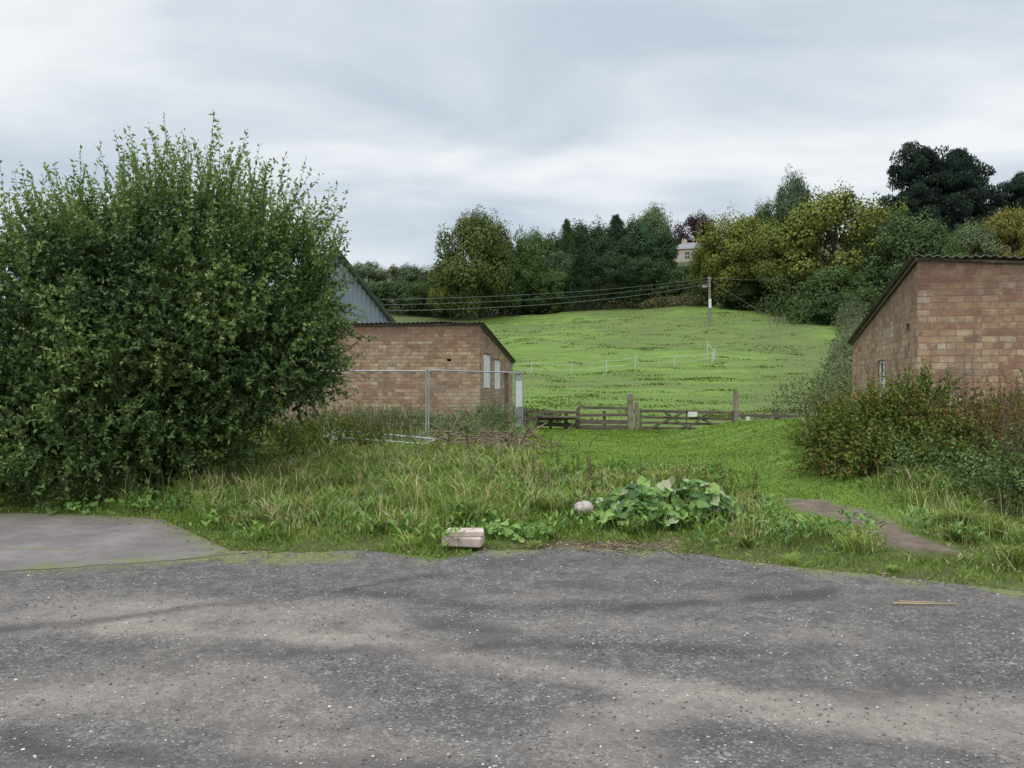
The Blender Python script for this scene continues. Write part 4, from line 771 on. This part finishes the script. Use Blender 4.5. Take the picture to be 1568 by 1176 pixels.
t = NT('gravel'); t.col(t.ramp(t.attr('v'), [(0, (.07, .068, .065)), (.5, (.17, .16, .15)), (.85, (.29, .27, .25)), (1, (.58, .55, .51))])); M_gr = t.m
n = 16000; y = 2.6+4.9*R.random(n)**1.1; x = (R.random(n)*2-1)*.72*y; k = y < edge_t(x)+.1; x, y = x[k], y[k]; pebbles('gravel', x, y, .006+0*x, .003+.0075*R.random(len(x))**3, M_gr)
b = MB(); n = 500; x = 1.0+.45*R.normal(size=n); y = 7.5+.14*R.normal(size=n); b.leaves(np.stack([x, y, np.maximum(hgt(x, y), .006)+.012], 1), np.stack([R.normal(size=n), R.normal(size=n), .2*R.random(n)], 1), .02+.03*R.random(n), .02, 0, .3+.7*R.random(n), np.array([[0, 0, 1.]])+R.normal(size=(n, 3))*.3); b.obj('bark_litter', [M_dead])
b = MB(); n = 480; x = R.random(n)*10-5; y = edge_g(x)-.5*R.random(n)**2+.15; b.leaves(np.stack([x, y, np.maximum(hgt(x, y), .006)+.012], 1), np.stack([R.normal(size=n), R.normal(size=n), .15*R.random(n)], 1), .025+.02*R.random(n), .02, 0, R.random(n), np.array([[0, 0, 1.]])+R.normal(size=(n, 3))*.25); b.obj('fallen_leaves', [M_dead])

# ---------------------------------------------------------------- sky, sun, camera
w = bpy.data.worlds.new('World'); scene.world = w; w.use_nodes = True; nt = w.node_tree; nt.nodes.clear()
N = nt.nodes.new; Lk = nt.links.new
out = N('ShaderNodeOutputWorld'); bg = N('ShaderNodeBackground'); Lk(bg.outputs[0], out.inputs[0]); bg.inputs[1].default_value = .108
sky = N('ShaderNodeTexSky'); sky.sky_type = 'NISHITA'; sky.sun_disc = False; sky.sun_elevation = math.radians(52); sky.sun_rotation = math.radians(200)
tc = N('ShaderNodeTexCoord'); sp = N('ShaderNodeSeparateXYZ'); Lk(tc.outputs['Generated'], sp.inputs[0])
def M(op, a, b_=0., c_=None, clamp=False):
    m = N('ShaderNodeMath'); m.operation = op; m.use_clamp = clamp
    for i, v in enumerate([a, b_]+([c_] if c_ is not None else [])):
        if hasattr(v, 'is_linked'): Lk(v, m.inputs[i])
        else: m.inputs[i].default_value = v
    return m.outputs[0]
zz = M('MAXIMUM', sp.outputs[2], 0.); dn = M('ADD', zz, .22); cx = M('DIVIDE', sp.outputs[0], dn); cy = M('DIVIDE', sp.outputs[1], dn)
cmb = N('ShaderNodeCombineXYZ'); Lk(cx, cmb.inputs[0]); Lk(cy, cmb.inputs[1])
mp = N('ShaderNodeMapping'); mp.inputs['Scale'].default_value = (.9, 1.45, 1); mp.inputs['Location'].default_value = (3.3, 1.35, 0); Lk(cmb.outputs[0], mp.inputs[0])
no = N('ShaderNodeTexNoise'); no.inputs['Scale'].default_value = 1.35; no.inputs['Detail'].default_value = 6; no.inputs['Roughness'].default_value = .5; no.inputs['Distortion'].default_value = .4; Lk(mp.outputs[0], no.inputs[0])
rp = N('ShaderNodeValToRGB'); Lk(no.outputs[0], rp.inputs[0]); e = rp.color_ramp.elements
e[0].position = .36; e[0].color = (5.2, 5.9, 6.8, 1); e[1].position = .66; e[1].color = (8.5, 8.7, 9.0, 1); m_ = e.new(.5); m_.color = (6.5, 7.1, 7.7, 1)
zb_ = M('MULTIPLY_ADD', M('MULTIPLY', M('SUBTRACT', zz, .45), 2.0, clamp=True), 2.2, 1.0)
vm = N('ShaderNodeVectorMath'); vm.operation = 'SCALE'; Lk(rp.outputs[0], vm.inputs[0]); Lk(zb_, vm.inputs['Scale'])
mx = N('ShaderNodeMix'); mx.data_type = 'RGBA'; mx.inputs[0].default_value = .95; Lk(sky.outputs[0], mx.inputs[6]); Lk(vm.outputs[0], mx.inputs[7]); Lk(mx.outputs[2], bg.inputs[0])
sl = bpy.data.lights.new('sun', 'SUN'); sl.energy = 1.4; sl.angle = math.radians(40); sl.color = (1, .95, .88); so = bpy.data.objects.new('sun', sl); COL.objects.link(so)
az = math.radians(200); el = math.radians(52); dv = Vector((math.sin(az)*math.cos(el), math.cos(az)*math.cos(el), math.sin(el))); so.rotation_euler = dv.to_track_quat('Z', 'Y').to_euler()
cam = bpy.data.cameras.new('camera'); cam.sensor_width = 34.6; cam.lens = 26; cam.clip_end = 3000; cam.clip_start = .1; co = bpy.data.objects.new('camera', cam); COL.objects.link(co)
co.location = (0, 0, 1.6); co.rotation_euler = (math.radians(90), 0, 0); scene.camera = co
